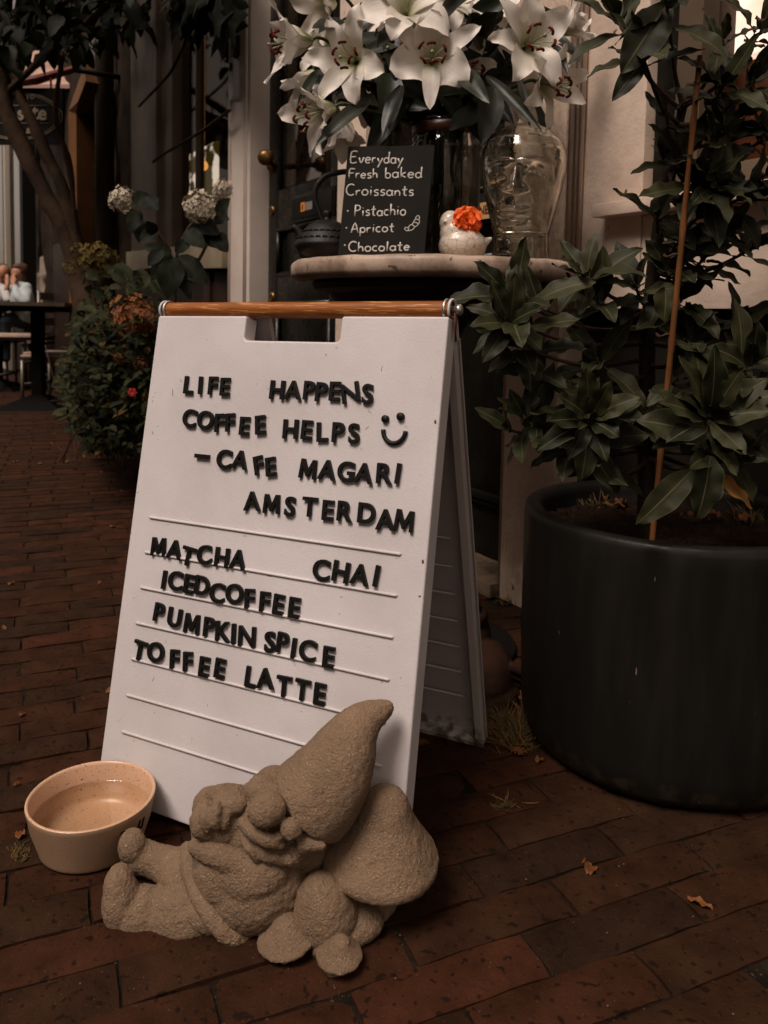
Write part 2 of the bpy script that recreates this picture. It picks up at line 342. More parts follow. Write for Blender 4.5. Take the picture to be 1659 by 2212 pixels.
M['paint_sill'] = mat('sill_paint', (0.24, 0.195, 0.13), 0.5, var=(0.19, 0.15, 0.10), vscale=6, spec=0.3)
M['door'] = mat('dark_door_paint', (0.0055, 0.0055, 0.0042), 0.32, var=(0.010, 0.0088, 0.0066), vscale=12, bump=0.08, rvar=0.12, spec=0.3)
M['plinth'] = mat('dark_plinth', (0.007, 0.0062, 0.0048), 0.6, var=(0.013, 0.010, 0.007), vscale=10, speck=(0.06, 0.045, 0.028), sscale=90, sthr=0.75, spec=0.2)
M['brown_panel'] = mat('brown_panel', (0.014, 0.007, 0.004), 0.6, var=(0.022, 0.010, 0.006), vscale=8, spec=0.2)
M['wall_brick'] = mat('old_wall', (0.030, 0.019, 0.012), 0.9, var=(0.010, 0.0065, 0.004), vscale=6, bump2=0.9, b2scale=9, bump=0.6, bscale=80, spec=0.15)
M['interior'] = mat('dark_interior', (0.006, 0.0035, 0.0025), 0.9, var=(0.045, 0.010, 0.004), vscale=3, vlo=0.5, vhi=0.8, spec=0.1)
M['threshold'] = mat('threshold_stone', (0.16, 0.115, 0.078), 0.85, var=(0.065, 0.045, 0.028), vscale=14, bump=0.5, bscale=120, spec=0.2)
M['brass'] = mat('old_brass', (0.16, 0.085, 0.030), 0.35, metal=0.8)
M['sticker'] = mat('sticker', (0.45, 0.27, 0.12), 0.6)
M['sticker_orange'] = mat('orange_sticker', (0.75, 0.24, 0.03), 0.6)
M['bell_white'] = mat('bell_plastic', (0.50, 0.50, 0.52), 0.35)
M['pane'] = pane_mat('window_pane', (0.75, 0.72, 0.68), 0.0, 0.12)
M['pane_bright'] = pane_mat('window_pane_mirror', (0.85, 0.80, 0.75), 0.0, 0.3)
M['clear'] = pane_mat('jar_glass', (0.94, 0.93, 0.88), 0.01, 0.9)
M['head_glass'] = glass_mat('thick_glass', (0.985, 0.975, 0.935), 0.0, 1.47, bump=0.16, bscale=30, dist=0.005)
M['water'] = pane_mat('water', (0.97, 0.93, 0.86), 0.0, 1.0)
M['orange_wood'] = mat('orange_wood', (0.145, 0.062, 0.022), 0.6, var=(0.10, 0.042, 0.015), vscale=5, spec=0.2)
M['red_wood'] = mat('red_wood', (0.20, 0.040, 0.012), 0.6, var=(0.08, 0.02, 0.008), vscale=14)
M['pipe'] = mat('drainpipe_paint', (0.045, 0.036, 0.026), 0.4, spec=0.3)
M['tree_bark'] = mat('tree_bark', (0.050, 0.029, 0.016), 0.85, var=(0.024, 0.014, 0.008), vscale=9, bump=0.5, bscale=60, bump2=0.4, b2scale=12, spec=0.15)
M['sign_face'] = mat('sign_black', (0.004, 0.0036, 0.003), 0.5, spec=0.2)
M['sign_letter'] = mat('sign_cream', (0.26, 0.19, 0.125), 0.6)
M['bush_leaf'] = leaf_mat('bush_leaf', (0.0060, 0.0085, 0.0030), (0.034, 0.036, 0.0125), (0.020, 0.022, 0.009), rough=0.7, transl=0.15, spec=0.12)
M['dark_leaf'] = leaf_mat('dark_leaf', (0.0040, 0.0058, 0.0024), (0.0105, 0.0130, 0.0052), (0.010, 0.012, 0.005), rough=0.65, transl=0.06, spec=0.12)
M['bloom_white'] = mat('white_bloom', (0.52, 0.45, 0.35), 0.8, attr=(0.30, 0.25, 0.18), spec=0.1)
M['bloom_olive'] = mat('olive_bloom', (0.105, 0.073, 0.018), 0.8, attr=(0.050, 0.035, 0.010), spec=0.1)
M['bloom_rust'] = mat('rust_bloom', (0.20, 0.068, 0.017), 0.8, attr=(0.13, 0.058, 0.035), spec=0.1)
M['bloom_red'] = mat('red_bloom', (0.30, 0.008, 0.006), 0.7)
M['table_black'] = mat('table_black', (0.0035, 0.003, 0.0025), 0.7, spec=0.06)
M['table_top'] = mat('table_top_wood', (0.075, 0.052, 0.034), 0.5, var=(0.05, 0.033, 0.021), vscale=10, spec=0.3)
M['cushion'] = mat('cushion', (0.30, 0.215, 0.165), 0.9, var=(0.24, 0.17, 0.13), vscale=14)
M['bench_paint'] = mat('bench_paint', (0.36, 0.29, 0.22), 0.6, var=(0.25, 0.19, 0.14), vscale=9)
M['chair_metal'] = mat('chair_metal', (0.16, 0.14, 0.11), 0.4, metal=0.5)
M['skin'] = mat('skin', (0.36, 0.16, 0.085), 0.6)
M['hair'] = mat('brown_hair', (0.060, 0.022, 0.010), 0.6, bump=0.5, bscale=90)
M['hair_grey'] = mat('grey_hair', (0.07, 0.045, 0.03), 0.6)
M['sweater'] = mat('pale_sweater', (0.40, 0.43, 0.42), 0.9, var=(0.30, 0.33, 0.33), vscale=20)
M['shirt'] = mat('white_shirt', (0.45, 0.43, 0.42), 0.9)
M['jeans'] = mat('dark_trousers', (0.012, 0.018, 0.022), 0.9)
M['terracotta'] = mat('terracotta', (0.036, 0.014, 0.0065), 0.8, var=(0.014, 0.0065, 0.004), vscale=22, bump=0.5, bscale=120, spec=0.2)
M['dry_leaf'] = leaf_mat('dry_leaf', (0.17, 0.062, 0.017), (0.10, 0.033, 0.011), (0.08, 0.03, 0.012), rough=0.7, transl=0.1)
M['grass'] = leaf_mat('dry_grass', (0.085, 0.058, 0.020), (0.042, 0.040, 0.013), (0.06, 0.048, 0.018), rough=0.7, transl=0.2)
M['far_plaster'] = mat('far_plaster', (0.30, 0.215, 0.135), 0.8, var=(0.22, 0.15, 0.09), vscale=3)
M['far_trim'] = mat('far_trim', (0.42, 0.36, 0.28), 0.7)
M['far_glass'] = mat('far_glass', (0.02, 0.02, 0.02), 0.1)

for _n in M['stone'].node_tree.nodes:
    if _n.type == 'BUMP': _n.inputs['Distance'].default_value = 0.005

dirty_base(M['grey_plastic'], -0.01, 0.02, (0.10, 0.075, 0.055))
def petal_mat():
    m = bpy.data.materials.new('lily_petal'); m.use_nodes = True; t = m.node_tree; t.nodes.clear()
    out = N(t, 'ShaderNodeOutputMaterial'); b = N(t, 'ShaderNodeBsdfPrincipled'); tr = N(t, 'ShaderNodeBsdfTranslucent'); ms = N(t, 'ShaderNodeMixShader'); ms.inputs[0].default_value = 0.22
    a = N(t, 'ShaderNodeAttribute'); a.attribute_name = 'col'; sp = N(t, 'ShaderNodeSeparateColor'); t.links.new(a.outputs['Color'], sp.inputs[0])
    x = N(t, 'ShaderNodeMixRGB'); t.links.new(sp.outputs[0], x.inputs[0]); x.inputs[1].default_value = (0.40, 0.40, 0.19, 1); x.inputs[2].default_value = (0.78, 0.72, 0.645, 1)
    w = N(t, 'ShaderNodeMapRange'); w.inputs[1].default_value = 0.02; w.inputs[2].default_value = 0.10; w.inputs[3].default_value = 0.16; w.inputs[4].default_value = 0.0; t.links.new(sp.outputs[1], w.inputs[0])
    x2 = N(t, 'ShaderNodeMixRGB'); t.links.new(w.outputs[0], x2.inputs[0]); t.links.new(x.outputs[0], x2.inputs[1]); x2.inputs[2].default_value = (0.50, 0.48, 0.34, 1)
    t.links.new(x2.outputs[0], b.inputs['Base Color']); t.links.new(x2.outputs[0], tr.inputs['Color']); b.inputs['Roughness'].default_value = 0.5
    # fine veins along the petal, from the across-coordinate in the green channel
    wv = N(t, 'ShaderNodeMath', operation='SINE'); mu = N(t, 'ShaderNodeMath', operation='MULTIPLY'); mu.inputs[1].default_value = 38; t.links.new(sp.outputs[1], mu.inputs[0]); t.links.new(mu.outputs[0], wv.inputs[0])
    bp = N(t, 'ShaderNodeBump'); bp.inputs['Strength'].default_value = 0.10; bp.inputs['Distance'].default_value = 0.0010; t.links.new(wv.outputs[0], bp.inputs['Height']); t.links.new(bp.outputs[0], b.inputs['Normal'])
    t.links.new(b.outputs[0], ms.inputs[1]); t.links.new(tr.outputs[0], ms.inputs[2]); t.links.new(ms.outputs[0], out.inputs[0]); return m
M['petal'] = petal_mat()
def crackle_mat():
    m = mat('crackle_glaze', (0.58, 0.50, 0.42), 0.25, var=(0.50, 0.42, 0.345), vscale=30); t = m.node_tree
    b = [n for n in t.nodes if n.type == 'BSDF_PRINCIPLED'][0]; src = b.inputs['Base Color'].links[0].from_socket
    tc = N(t, 'ShaderNodeTexCoord'); v = N(t, 'ShaderNodeTexVoronoi'); v.feature = 'DISTANCE_TO_EDGE'; v.inputs['Scale'].default_value = 85; t.links.new(tc.outputs['Object'], v.inputs['Vector'])
    r = N(t, 'ShaderNodeMapRange'); r.inputs[1].default_value = 0.01; r.inputs[2].default_value = 0.05; r.inputs[3].default_value = 1; r.inputs[4].default_value = 0; t.links.new(v.outputs['Distance'], r.inputs[0])
    x = N(t, 'ShaderNodeMixRGB'); t.links.new(r.outputs[0], x.inputs[0]); t.links.new(src, x.inputs[1]); x.inputs[2].default_value = (0.33, 0.25, 0.19, 1); t.links.new(x.outputs[0], b.inputs['Base Color']); return m
M['crackle'] = crackle_mat()
def brick_mat():
    m = bpy.data.materials.new('paving_brick'); m.use_nodes = True; t = m.node_tree; t.nodes.clear()
    out = N(t, 'ShaderNodeOutputMaterial'); b = N(t, 'ShaderNodeBsdfPrincipled'); t.links.new(b.outputs[0], out.inputs[0])
    a = N(t, 'ShaderNodeAttribute'); a.attribute_name = 'col'; sp = N(t, 'ShaderNodeSeparateColor'); t.links.new(a.outputs['Color'], sp.inputs[0])
    cr = N(t, 'ShaderNodeValToRGB'); t.links.new(sp.outputs[0], cr.inputs[0]); e = cr.color_ramp.elements
    e[0].position = 0.0; e[0].color = (0.0190, 0.0092, 0.0052, 1); e[1].position = 1.0; e[1].color = (0.0414, 0.0144, 0.0068, 1)
    for p_, c_ in ((0.12, (0.0238, 0.0112, 0.0056, 1)), (0.45, (0.0290, 0.0116, 0.0056, 1)), (0.75, (0.0343, 0.0128, 0.0061, 1))):
        q = e.new(p_); q.color = c_
    tc = N(t, 'ShaderNodeTexCoord')
    def nz(s, d=4, r=0.6):
        n = N(t, 'ShaderNodeTexNoise'); n.inputs['Scale'].default_value = s; n.inputs['Detail'].default_value = d; n.inputs['Roughness'].default_value = r; t.links.new(tc.outputs['Object'], n.inputs['Vector']); return n.outputs['Fac']
    def rg(src, a0, a1, b0, b1):
        r = N(t, 'ShaderNodeMapRange'); r.inputs[1].default_value = a0; r.inputs[2].default_value = a1; r.inputs[3].default_value = b0; r.inputs[4].default_value = b1; t.links.new(src, r.inputs[0]); return r.outputs[0]
    x = N(t, 'ShaderNodeMixRGB', blend_type='MULTIPLY'); x.inputs[0].default_value = 1; t.links.new(cr.outputs[0], x.inputs[1]); t.links.new(rg(nz(18), 0.3, 0.7, 0.65, 1.35), x.inputs[2])
    # dark spots (drips) and pale grains
    x2 = N(t, 'ShaderNodeMixRGB'); t.links.new(rg(nz(105, 1.5, 0.4), 0.64, 0.675, 0, 0.8), x2.inputs[0]); t.links.new(x.outputs[0], x2.inputs[1]); x2.inputs[2].default_value = (0.0080, 0.0045, 0.0028, 1)
    x3 = N(t, 'ShaderNodeMixRGB'); t.links.new(rg(nz(420, 2, 0.5), 0.70, 0.735, 0, 0.8), x3.inputs[0]); t.links.new(x2.outputs[0], x3.inputs[1]); x3.inputs[2].default_value = (0.085, 0.048, 0.030, 1)
    t.links.new(x3.outputs[0], b.inputs['Base Color']); t.links.new(rg(nz(30), 0.3, 0.7, 0.55, 0.85), b.inputs['Roughness']); b.inputs['Specular IOR Level'].default_value = 0.07
    b1 = N(t, 'ShaderNodeBump'); b1.inputs['Strength'].default_value = 0.6; b1.inputs['Distance'].default_value = 0.004; t.links.new(nz(45), b1.inputs['Height'])
    b2 = N(t, 'ShaderNodeBump'); b2.inputs['Strength'].default_value = 0.7; b2.inputs['Distance'].default_value = 0.0012; t.links.new(nz(380), b2.inputs['Height']); t.links.new(b1.outputs[0], b2.inputs['Normal']); t.links.new(b2.outputs[0], b.inputs['Normal'])
    return m
M['brick'] = brick_mat()
M['joint'] = mat('joint_sand', (0.008, 0.0055, 0.0035), 0.95, var=(0.020, 0.015, 0.008), vscale=25, speck=(0.07, 0.05, 0.03), sscale=240, sthr=0.67, bump=1.0, bscale=260, spec=0.1)

# ================================================================== ground
bm = BM(); S = 60
for (x0, y0, x1, y1) in ((-S, -S, S, S),):
    quad(bm, Vector((x0, y0, -0.006)), Vector((x1, y0, -0.006)), Vector((x1, y1, -0.006)), Vector((x0, y1, -0.006)))
tag(fin('ground', bm, M['joint'], smooth=False), kind='structure')
def build_paving():
    bm = BM(); lay = vcol(bm); rnd = random.Random(21)
    BA = radians(23.2); ex = Vector((cos(BA), sin(BA), 0)); ey = Vector((-sin(BA), cos(BA), 0)); L, Wb = 0.1945, 0.0605
    # anchor: head joint measured near the planter
    A = on_z(1500/1.8517 + 440*.9476/1.8517, (2900 + 275*.9476)/1.8517)
    for r in range(-34, 130):
        offs = (0.5*(r % 2) + rnd.uniform(-0.08, 0.08))*L + 0.012*sin(r*0.7)
        wob = 0.0
        for k in range(-46, 30):
            c = A + ex*((k + 0.5)*L + offs) + ey*((r + 0.5)*Wb)
            sv = (c - W0).dot(WN)
            if sv < 0.0: continue
            d = c - CAM
            if d.y < 0.35: continue
            if c.y > 8.5 or c.y < -1.5 or abs(c.x) > 0.62*c.y + 0.8 : continue
            px = c.x/max(c.y, .3)
            if px > 0.60 or px < -0.62 : continue
            ww = 0.004*sin(c.x*3.1 + c.y*1.7) ; c = c + ey*ww
            hl = L*0.5 - rnd.uniform(0.0010, 0.0026); hw = Wb*0.5 - rnd.uniform(0.0008, 0.0020); a = rnd.gauss(0, 0.006)
            e1 = ex*cos(a) + ey*sin(a); e2 = ey*cos(a) - ex*sin(a)
            t1 = rnd.gauss(0, 0.006); t2 = rnd.gauss(0, 0.010); zt = rnd.gauss(0, 0.0009)
            col = rnd.random() if rnd.random() > 0.02 else 0.0
            cc = (col, 0, 0, 1)
            near = c.y < 2.6
            bev = 0.0035
            def P(u, v, z): return c + e1*u + e2*v + UPZ*(z + zt + u*t1 + v*t2)
            if near:
                nu, nv = 8, 3
                g = []
                for i in range(nu+1):
                    row = []
                    for j in range(nv+1):
                        u = -hl + 2*hl*i/nu; v = -hw + 2*hw*j/nv
                        ed = 0.0
                        if i in (0, nu): ed += 1
                        if j in (0, nv): ed += 1
                        p = P(u, v, 0)
                        if ed:
                            q = p*38
                            jx = noise.noise(q)*0.0022; jy = noise.noise(q + Vector((9, 3, 1)))*0.0022
                            p = p + e1*jx + e2*jy - UPZ*(0.0022*ed + 0.0015*abs(noise.noise(p*60)))
                        else: p = p + UPZ*0.0008*noise.noise(p*45)
                        row.append(bm.verts.new(p))
                    g.append(row)
                for i in range(nu):
                    for j in range(nv):
                        f = bm.faces.new((g[i][j], g[i+1][j], g[i+1][j+1], g[i][j+1])); setcol([f], lay, cc)
                per = [g[i][0] for i in range(nu+1)] + [g[nu][j] for j in range(1, nv+1)] + [g[i][nv] for i in range(nu-1, -1, -1)] + [g[0][j] for j in range(nv-1, 0, -1)]
                low = [bm.verts.new(v.co - UPZ*0.02) for v in per]
                for i in range(len(per)):
                    k2 = (i+1) % len(per); f = bm.faces.new((per[i], low[i], low[k2], per[k2])); setcol([f], lay, cc)
            else:
                top = [bm.verts.new(P(u, v, 0)) for u, v in ((-hl+bev, -hw+bev), (hl-bev, -hw+bev), (hl-bev, hw-bev), (-hl+bev, hw-bev))]
                lo = [bm.verts.new(P(u, v, -0.012)) for u, v in ((-hl, -hw), (hl, -hw), (hl, hw), (-hl, hw))]
                fs = [bm.faces.new(top)]
                for i in range(4): fs.append(bm.faces.new((top[i], lo[i], lo[(i+1) % 4], top[(i+1) % 4])))
                setcol(fs, lay, cc)
    return tag(fin('brick_pavement', bm, M['brick'], smooth=True, autosm=50), kind='structure')
build_paving()
# ================================================================== the A-frame letter board
sa, sln, srol, SW, SL = 0.4645, 0.2034, 0.0142, 0.4385, 0.6406
_e = Vector((cos(sa), -sin(sa), 0)); _nb = Vector((sin(sa), cos(sa), 0)); _up = UPZ*cos(sln) + _nb*sin(sln)
SE = _e*cos(srol) + _up*sin(srol); SU = -_e*sin(srol) + _up*cos(srol); SN = SE.cross(SU).normalized()
SB = Vector((-0.3685, 1.0201, 0.010))
def sp(s, t, h=0.0): return SB + SE*s + SU*t + SN*h
def s_at(x, y):
    p = on_plane(x, y, SB, SN) - SB; return p.dot(SE), p.dot(SU)
board = thing('sandwich_board', SB, 'white plastic A-frame sandwich board with black letters and a wooden carrying handle', 'sandwich board')
def plate(bm, f, w, h, notch, T, r=0.006):
    n0, n1, nt_ = notch
    def rc(cx, cy, a0, a1, rr=r, k=4): return [(cx + rr*cos(radians(a0 + (a1-a0)*i/k)), cy + rr*sin(radians(a0 + (a1-a0)*i/k))) for i in range(k+1)]
    out = rc(r, r, 180, 270) + rc(w-r, r, 270, 360) + rc(w-0.003, h-0.003, 0, 90, 0.003) + rc(n1+0.003, h-0.003, 90, 180, 0.003) + rc(n1-r, nt_+r, 0, -90) + rc(n0+r, nt_+r, 270, 180) + rc(n0-0.003, h-0.003, 0, 90, 0.003) + rc(0.003, h-0.003, 90, 180, 0.003)
    bv = 0.0016
    rings = []
    import mathutils
    def inset(pts, d):
        res = []
        for i in range(len(pts)):
            a = Vector(pts[i-1]).to_2d() if False else mathutils.Vector(pts[i-1]); b = mathutils.Vector(pts[i]); c = mathutils.Vector(pts[(i+1) % len(pts)])
            t = (c - a); t = t.normalized() if t.length else mathutils.Vector((1, 0)); res.append((b.x - t.y*d, b.y + t.x*d))
        return res
    for d, hh in ((bv*1.5, 0), (bv*0.45, -bv*0.4), (0, -bv*1.3), (0, -T)):
        rings.append([bm.verts.new(f(x, y, hh)) for x, y in (inset(out, d) if d else out)])
    bm.faces.new(rings[0])
    for A, B in zip(rings[:-1], rings[1:]):
        for i in range(len(A)):
            k = (i+1) % len(A); bm.faces.new((A[i], B[i], B[k], A[k]))
nl = s_at(526, 737); nr = s_at(733, 737)
bm = BM(); plate(bm, sp, SW, SL, (nl[0], nr[0], 0.5*(nl[1]+nr[1])), 0.024)
fin('front_panel', bm, M['white_plastic'], board, autosm=8)
RX0, RX1, RS0, RDS = 0.0302, 0.4068, 0.3631, 0.0464
bm = BM()
for i in range(7):
    t = RS0 - RDS*i
    tube(bm, [sp(RX0, t, 0.0), sp(RX0+0.002, t, 0.001), sp(RX1-0.002, t, 0.001), sp(RX1, t, 0.0)], [0.0009, 0.0018, 0.0018, 0.0009], 8)
fin('letter_rail', bm, M['white_plastic'], board)
# handle and its fittings
HC = lambda s: sp(s, SL + 0.0105, -0.012)
bm = BM(); pts = [HC(0.004 + (SW-0.008)*i/30) for i in range(31)]
tube(bm, pts, 0.0108, 20); fin('handle', bm, M['handle_wood'], board, autosm=60)
for s in (0.001, 0.0075, SW-0.0075, SW-0.001):
    bm = BM(); loop = []
    for k in range(17):
        a = radians(-48 + 276*k/16); loop.append(HC(s) + SN*(0.0122*cos(a)) + SU*(0.0122*sin(a)))
    loop = loop
    tube(bm, loop, 0.0017, 8); fin('hinge_strap', bm, M['metal'] if s in (0.0075, SW-0.0075) else M['white_plastic'], board)
bm = BM(); c = HC(SW+0.003)
lathe(bm, c, [(0, 0.0085), (0.0045, 0.0082), (0.0068, 0.0065), (0.0070, 0.003), (0.0045, 0.002), (0.0045, -0.006), (0, -0.006)], 20, SE); fin('rivet', bm, M['metal'], board)
bm = BM(); tube(bm, [c + SE*0.001 - SU*0.004, c + SE*0.001 - SU*0.02 - SN*0.002, c + SE*0.0012 - SU*0.036 - SN*0.003], [0.006, 0.004, 0.0012], 8, flat=0.25, nrm=SE); fin('hinge_plate', bm, M['rust'], board)
# rear panel
FR = on_z(1047, 1612); topc = HC(0.0) - SN*0.009 - SU*0.008
FL = FR - _e*SW*1.0
BU = (topc - FL); BL_ = BU.length; BU.normalize(); BNr = SE.cross(BU).normalized()
def bp_(s, t, h=0.0): return FL + SE*s + BU*t + BNr*h
bm = BM(); plate(bm, lambda x, y, h: bp_(x, y, -h - 0.010), SW, BL_, (nl[0]+0.020, nr[0]+0.010, BL_-0.072), 0.010)
bmesh.ops.reverse_faces(bm, faces=bm.faces)
for x0, x1, y0, y1 in ((0, 0.010, 0, BL_-0.03), (SW-0.010, SW, 0, BL_-0.03), (0.012, SW-0.012, 0.0, 0.008)):
    hexa(bm, [bp_(x, y, h) for h in (-0.012, 0.012) for x, y in ((x0, y0), (x1, y0), (x1, y1), (x0, y1))])
fin('rear_panel', bm, M['grey_plastic'], board, autosm=8)
bm = BM()
for i in range(7): tube(bm, [bp_(RX0+0.012, 0.36-0.0464*i, 0.0002), bp_(RX1+0.002, 0.36-0.0464*i, 0.0002)], 0.0013, 6)
fin('letter_rail', bm, M['grey_plastic'], board)

# letters ---------------------------------------------------------------
_font_cache = {}
def glyph(ch):
    if ch in _font_cache: return _font_cache[ch]
    if ch == 'M':
        pts = [(0, 0), (.19, 0), (.22, .60), (.44, .10), (.58, .10), (.80, .60), (.83, 0), (1.02, 0), (.96, 1), (.75, 1), (.51, .44), (.27, 1), (.06, 1)]
        b = BM(); A = [b.verts.new((x, y, 0)) for x, y in pts]; Bv = [b.verts.new((x, y, .16)) for x, y in pts]; cx = .51
        C = []
        for i, (x, y) in enumerate(pts):
            p, q = Vector((*pts[i-1], 0)), Vector((*pts[(i+1) % len(pts)], 0)); o = Vector((x, y, 0)); t1 = (o-p).normalized(); t2 = (q-o).normalized(); nn = Vector((-(t1.y+t2.y), t1.x+t2.x, 0)); nn = nn.normalized() if nn.length > .1 else nn; C.append(b.verts.new((x + nn.x*.02, y + nn.y*.02, .19)))
        for P, Q in ((A, Bv), (Bv, C)):
            for i in range(len(P)): k = (i+1) % len(P); b.faces.new((P[i], P[k], Q[k], Q[i]))
        b.faces.new(C); b.faces.new(A[::-1]); bmesh.ops.recalc_face_normals(b, faces=b.faces); b.verts.index_update()
        vs = [v.co.copy() for v in b.verts]; fs = [tuple(v.index for v in f.verts) for f in b.faces]; b.free()
        _font_cache[ch] = ([Vector((v.x-.51, v.y-.5, v.z)) for v in vs], fs, 1.0); return _font_cache[ch]
    cu = bpy.data.curves.new('tmp_text', 'FONT'); cu.body = ch; cu.size = 1.0; cu.extrude = 0.085; cu.offset = 0.004 if ch in 'NWK' else 0.011; cu.bevel_depth = 0.014; cu.bevel_resolution = 1; cu.resolution_u = 5
    o = bpy.data.objects.new('tmp_text', cu); link(o); dg = bpy.context.evaluated_depsgraph_get(); ev = o.evaluated_get(dg)
    me = ev.to_mesh(); vs = [v.co.copy() for v in me.vertices]; fs = [tuple(p.vertices) for p in me.polygons]; ev.to_mesh_clear()
    bpy.data.objects.remove(o); bpy.data.curves.remove(cu)
    x0 = min(v.x for v in vs); x1 = max(v.x for v in vs); y0 = min(v.y for v in vs); y1 = max(v.y for v in vs); z0 = min(v.z for v in vs)
    _font_cache[ch] = ([Vector((v.x - (x0+x1)/2, v.y - (y0+y1)/2, v.z - z0)) for v in vs], fs, y1-y0); return _font_cache[ch]
def put_glyph(bm, ch, org, ex, ey, ez, hgt, rot=0.0, thick=None, wide=1.0):
    vs, fs, h = glyph(ch); k = hgt/h; kz = k if thick is None else thick/0.2
    c, s = cos(rot), sin(rot); V = []
    for v in vs:
        x, y = v.x*k*wide, v.y*k; V.append(bm.verts.new(org + ex*(x*c - y*s) + ey*(x*s + y*c) + ez*(v.z*kz)))
    for f in fs:
        try: bm.faces.new([V[i] for i in f])
        except ValueError: pass
k1 = (600/1.8517, 1150/1.8517, 0.7836/1.8517); k2 = (400/1.8517, 2050/1.8517, 0.8439/1.8517)
WORDS = [
 (k1, [('L', 206, 499, 0), ('I', 265, 501, -3), ('F', 329, 502, -2), ('E', 391, 508, -2)]),
 (k1, [('H', 656, 524, 0), ('A', 738, 525, 0), ('P', 820, 527, 0), ('P', 883, 535, 2), ('E', 950, 531, -1), ('N', 1029, 538, -14), ('S', 1117, 545, -3)]),
 (k1, [('C', 210, 668, 5), ('O', 292, 678, 0), ('F', 362, 692, -4), ('F', 417, 690, -6), ('E', 490, 708, -1), ('E', 571, 702, -9)]),
 (k1, [('H', 724, 724, -2), ('E', 808, 728, 0), ('L', 886, 738, -6), ('P', 968, 740, -2), ('S', 1047, 746, -6)]),
 (k1, [('C', 386, 877, 0), ('A', 468, 880, 4), ('F', 562, 908, -17), ('E', 624, 915, -12)]),
 (k1, [('M', 813, 927, 2), ('A', 912, 932, 2), ('G', 1007, 940, 0), ('A', 1098, 948, 2), ('R', 1203, 950, -1), ('I', 1272, 950, 4)]),
 (k1, [('A', 528, 1090, -6), ('M', 628, 1105, -2), ('S', 722, 1118, 0), ('T', 822, 1120, -1), ('E', 915, 1137, -1), ('R', 1002, 1142, 0), ('D', 1112, 1152, 0), ('A', 1208, 1185, -3), ('M', 1303, 1190, 3)]),
 (k2, [('M', 284, 162, -3), ('A', 362, 175, 3), ('T', 425, 207, 6), ('C', 502, 200, -8), ('H', 585, 212, 0), ('A', 662, 222, 2)]),
 (k2, [('C', 1055, 272, 0), ('H', 1148, 280, 4), ('A', 1238, 293, 3), ('I', 1316, 300, 6)]),
 (k2, [('I', 311, 318, 2), ('C', 365, 322, 0), ('E', 429, 338, 2), ('D', 492, 346, 3), ('C', 562, 380, 0), ('O', 645, 384, 0), ('F', 716, 408, -6), ('F', 788, 422, -2), ('E', 853, 435, 2), ('E', 928, 450, 0)]),
 (k2, [('P', 288, 473, 4), ('U', 361, 497, 3), ('M', 442, 526, 0), ('P', 525, 542, -1), ('K', 590, 562, -4), ('I', 640, 573, -5), ('N', 703, 586, -4)]),
 (k2, [('S', 812, 612, -4), ('P', 873, 616, 2), ('I', 924, 642, 2), ('C', 991, 652, 4), ('E', 1090, 684, -1)]),
 (k2, [('T', 196, 652, 5), ('O', 272, 660, 0), ('F', 361, 694, -6), ('F', 424, 705, -7), ('E', 501, 730, 0), ('E', 576, 737, 2)]),
 (k2, [('L', 722, 778, 2), ('A', 790, 784, -6), ('T', 878, 822, -2), ('T', 966, 838, 0), ('E', 1048, 858, 0)]),
]
for (ox, oy, kk), chars in WORDS:
    bm = BM()
    for i, (ch, x, y, r) in enumerate(chars):
        s, t = s_at(ox + x*kk, oy + y*kk)
        hgt = 0.0240*(1.04 if ch in 'COGS' else 1.0)*R_.uniform(0.985, 1.015)
        put_glyph(bm, ch, sp(s, t, 0.0004 + 0.0003*(i % 2)), SE, SU, SN, hgt, radians(-r), 0.0046, wide=1.0 if ch == 'M' else (1.08 if ch in 'N' else 1.02))
    fin('lettering', bm, M['letter'], board, smooth=False)
# dash and smiley
bm = BM(); s, t = s_at(k1[0]+274*k1[2], k1[1]+862*k1[2]); boxaxes(bm, sp(s, t, 0.003), SE, SU, SN, 0.0112, 0.0026, 0.0026); fin('lettering', bm, M['letter'], board, smooth=False)
bm = BM()
for x, y, r in ((1205, 672, 0.0046), (1283, 660, 0.0048)):
    s, t = s_at(k1[0]+x*k1[2], k1[1]+y*k1[2]); lathe(bm, sp(s, t, 0), [(r, 0), (r, 0.004), (r*0.85, 0.0052), (0, 0.0052)], 14, SN)
s, t = s_at(k1[0]+1250*k1[2], k1[1]+738*k1[2]); arcp = [sp(s + 0.0145*cos(a), t + 0.002 + 0.0155*sin(a), 0.002) for a in [radians(180 + 180*i/18) for i in range(19)]]
tube(bm, arcp, 0.0029, 8, flat=0.9, nrm=SN); fin('smiley', bm, M['letter'], board)
# scuffs and rust dots on the panel
bm = BM()
for _ in range(46):
    s, t = R_.uniform(0.02, SW-0.02), R_.uniform(0.02, SL-0.06); a = R_.uniform(0, 3.14); l = R_.choice((0.0006, 0.0008, 0.001, 0.003))
    tube(bm, [sp(s - l*cos(a), t - l*sin(a), 0.0001), sp(s + l*cos(a), t + l*sin(a), 0.0001)], 0.00028, 5)
s, t = s_at(373, 849); tube(bm, [sp(s-0.001, t+0.005, 0.0001), sp(s, t, 0.0001), sp(s+0.001, t-0.004, 0.0001)], 0.0004, 5)
tag(fin('scuffs', bm, M['rust'], board), kind='stuff')
for x, y, l in ((940, 911, 0.004), (913, 1213, 0.004), (906, 1288, 0.0016)):
    bm = BM(); s, t = s_at(x, y); tube(bm, [sp(s, t+l*.5, 0.0), sp(s+0.0005, t-l*.5, 0.0)], 0.0013, 6, flat=0.4, nrm=SN); fin('rust_stain', bm, M['orange_wood'], board)

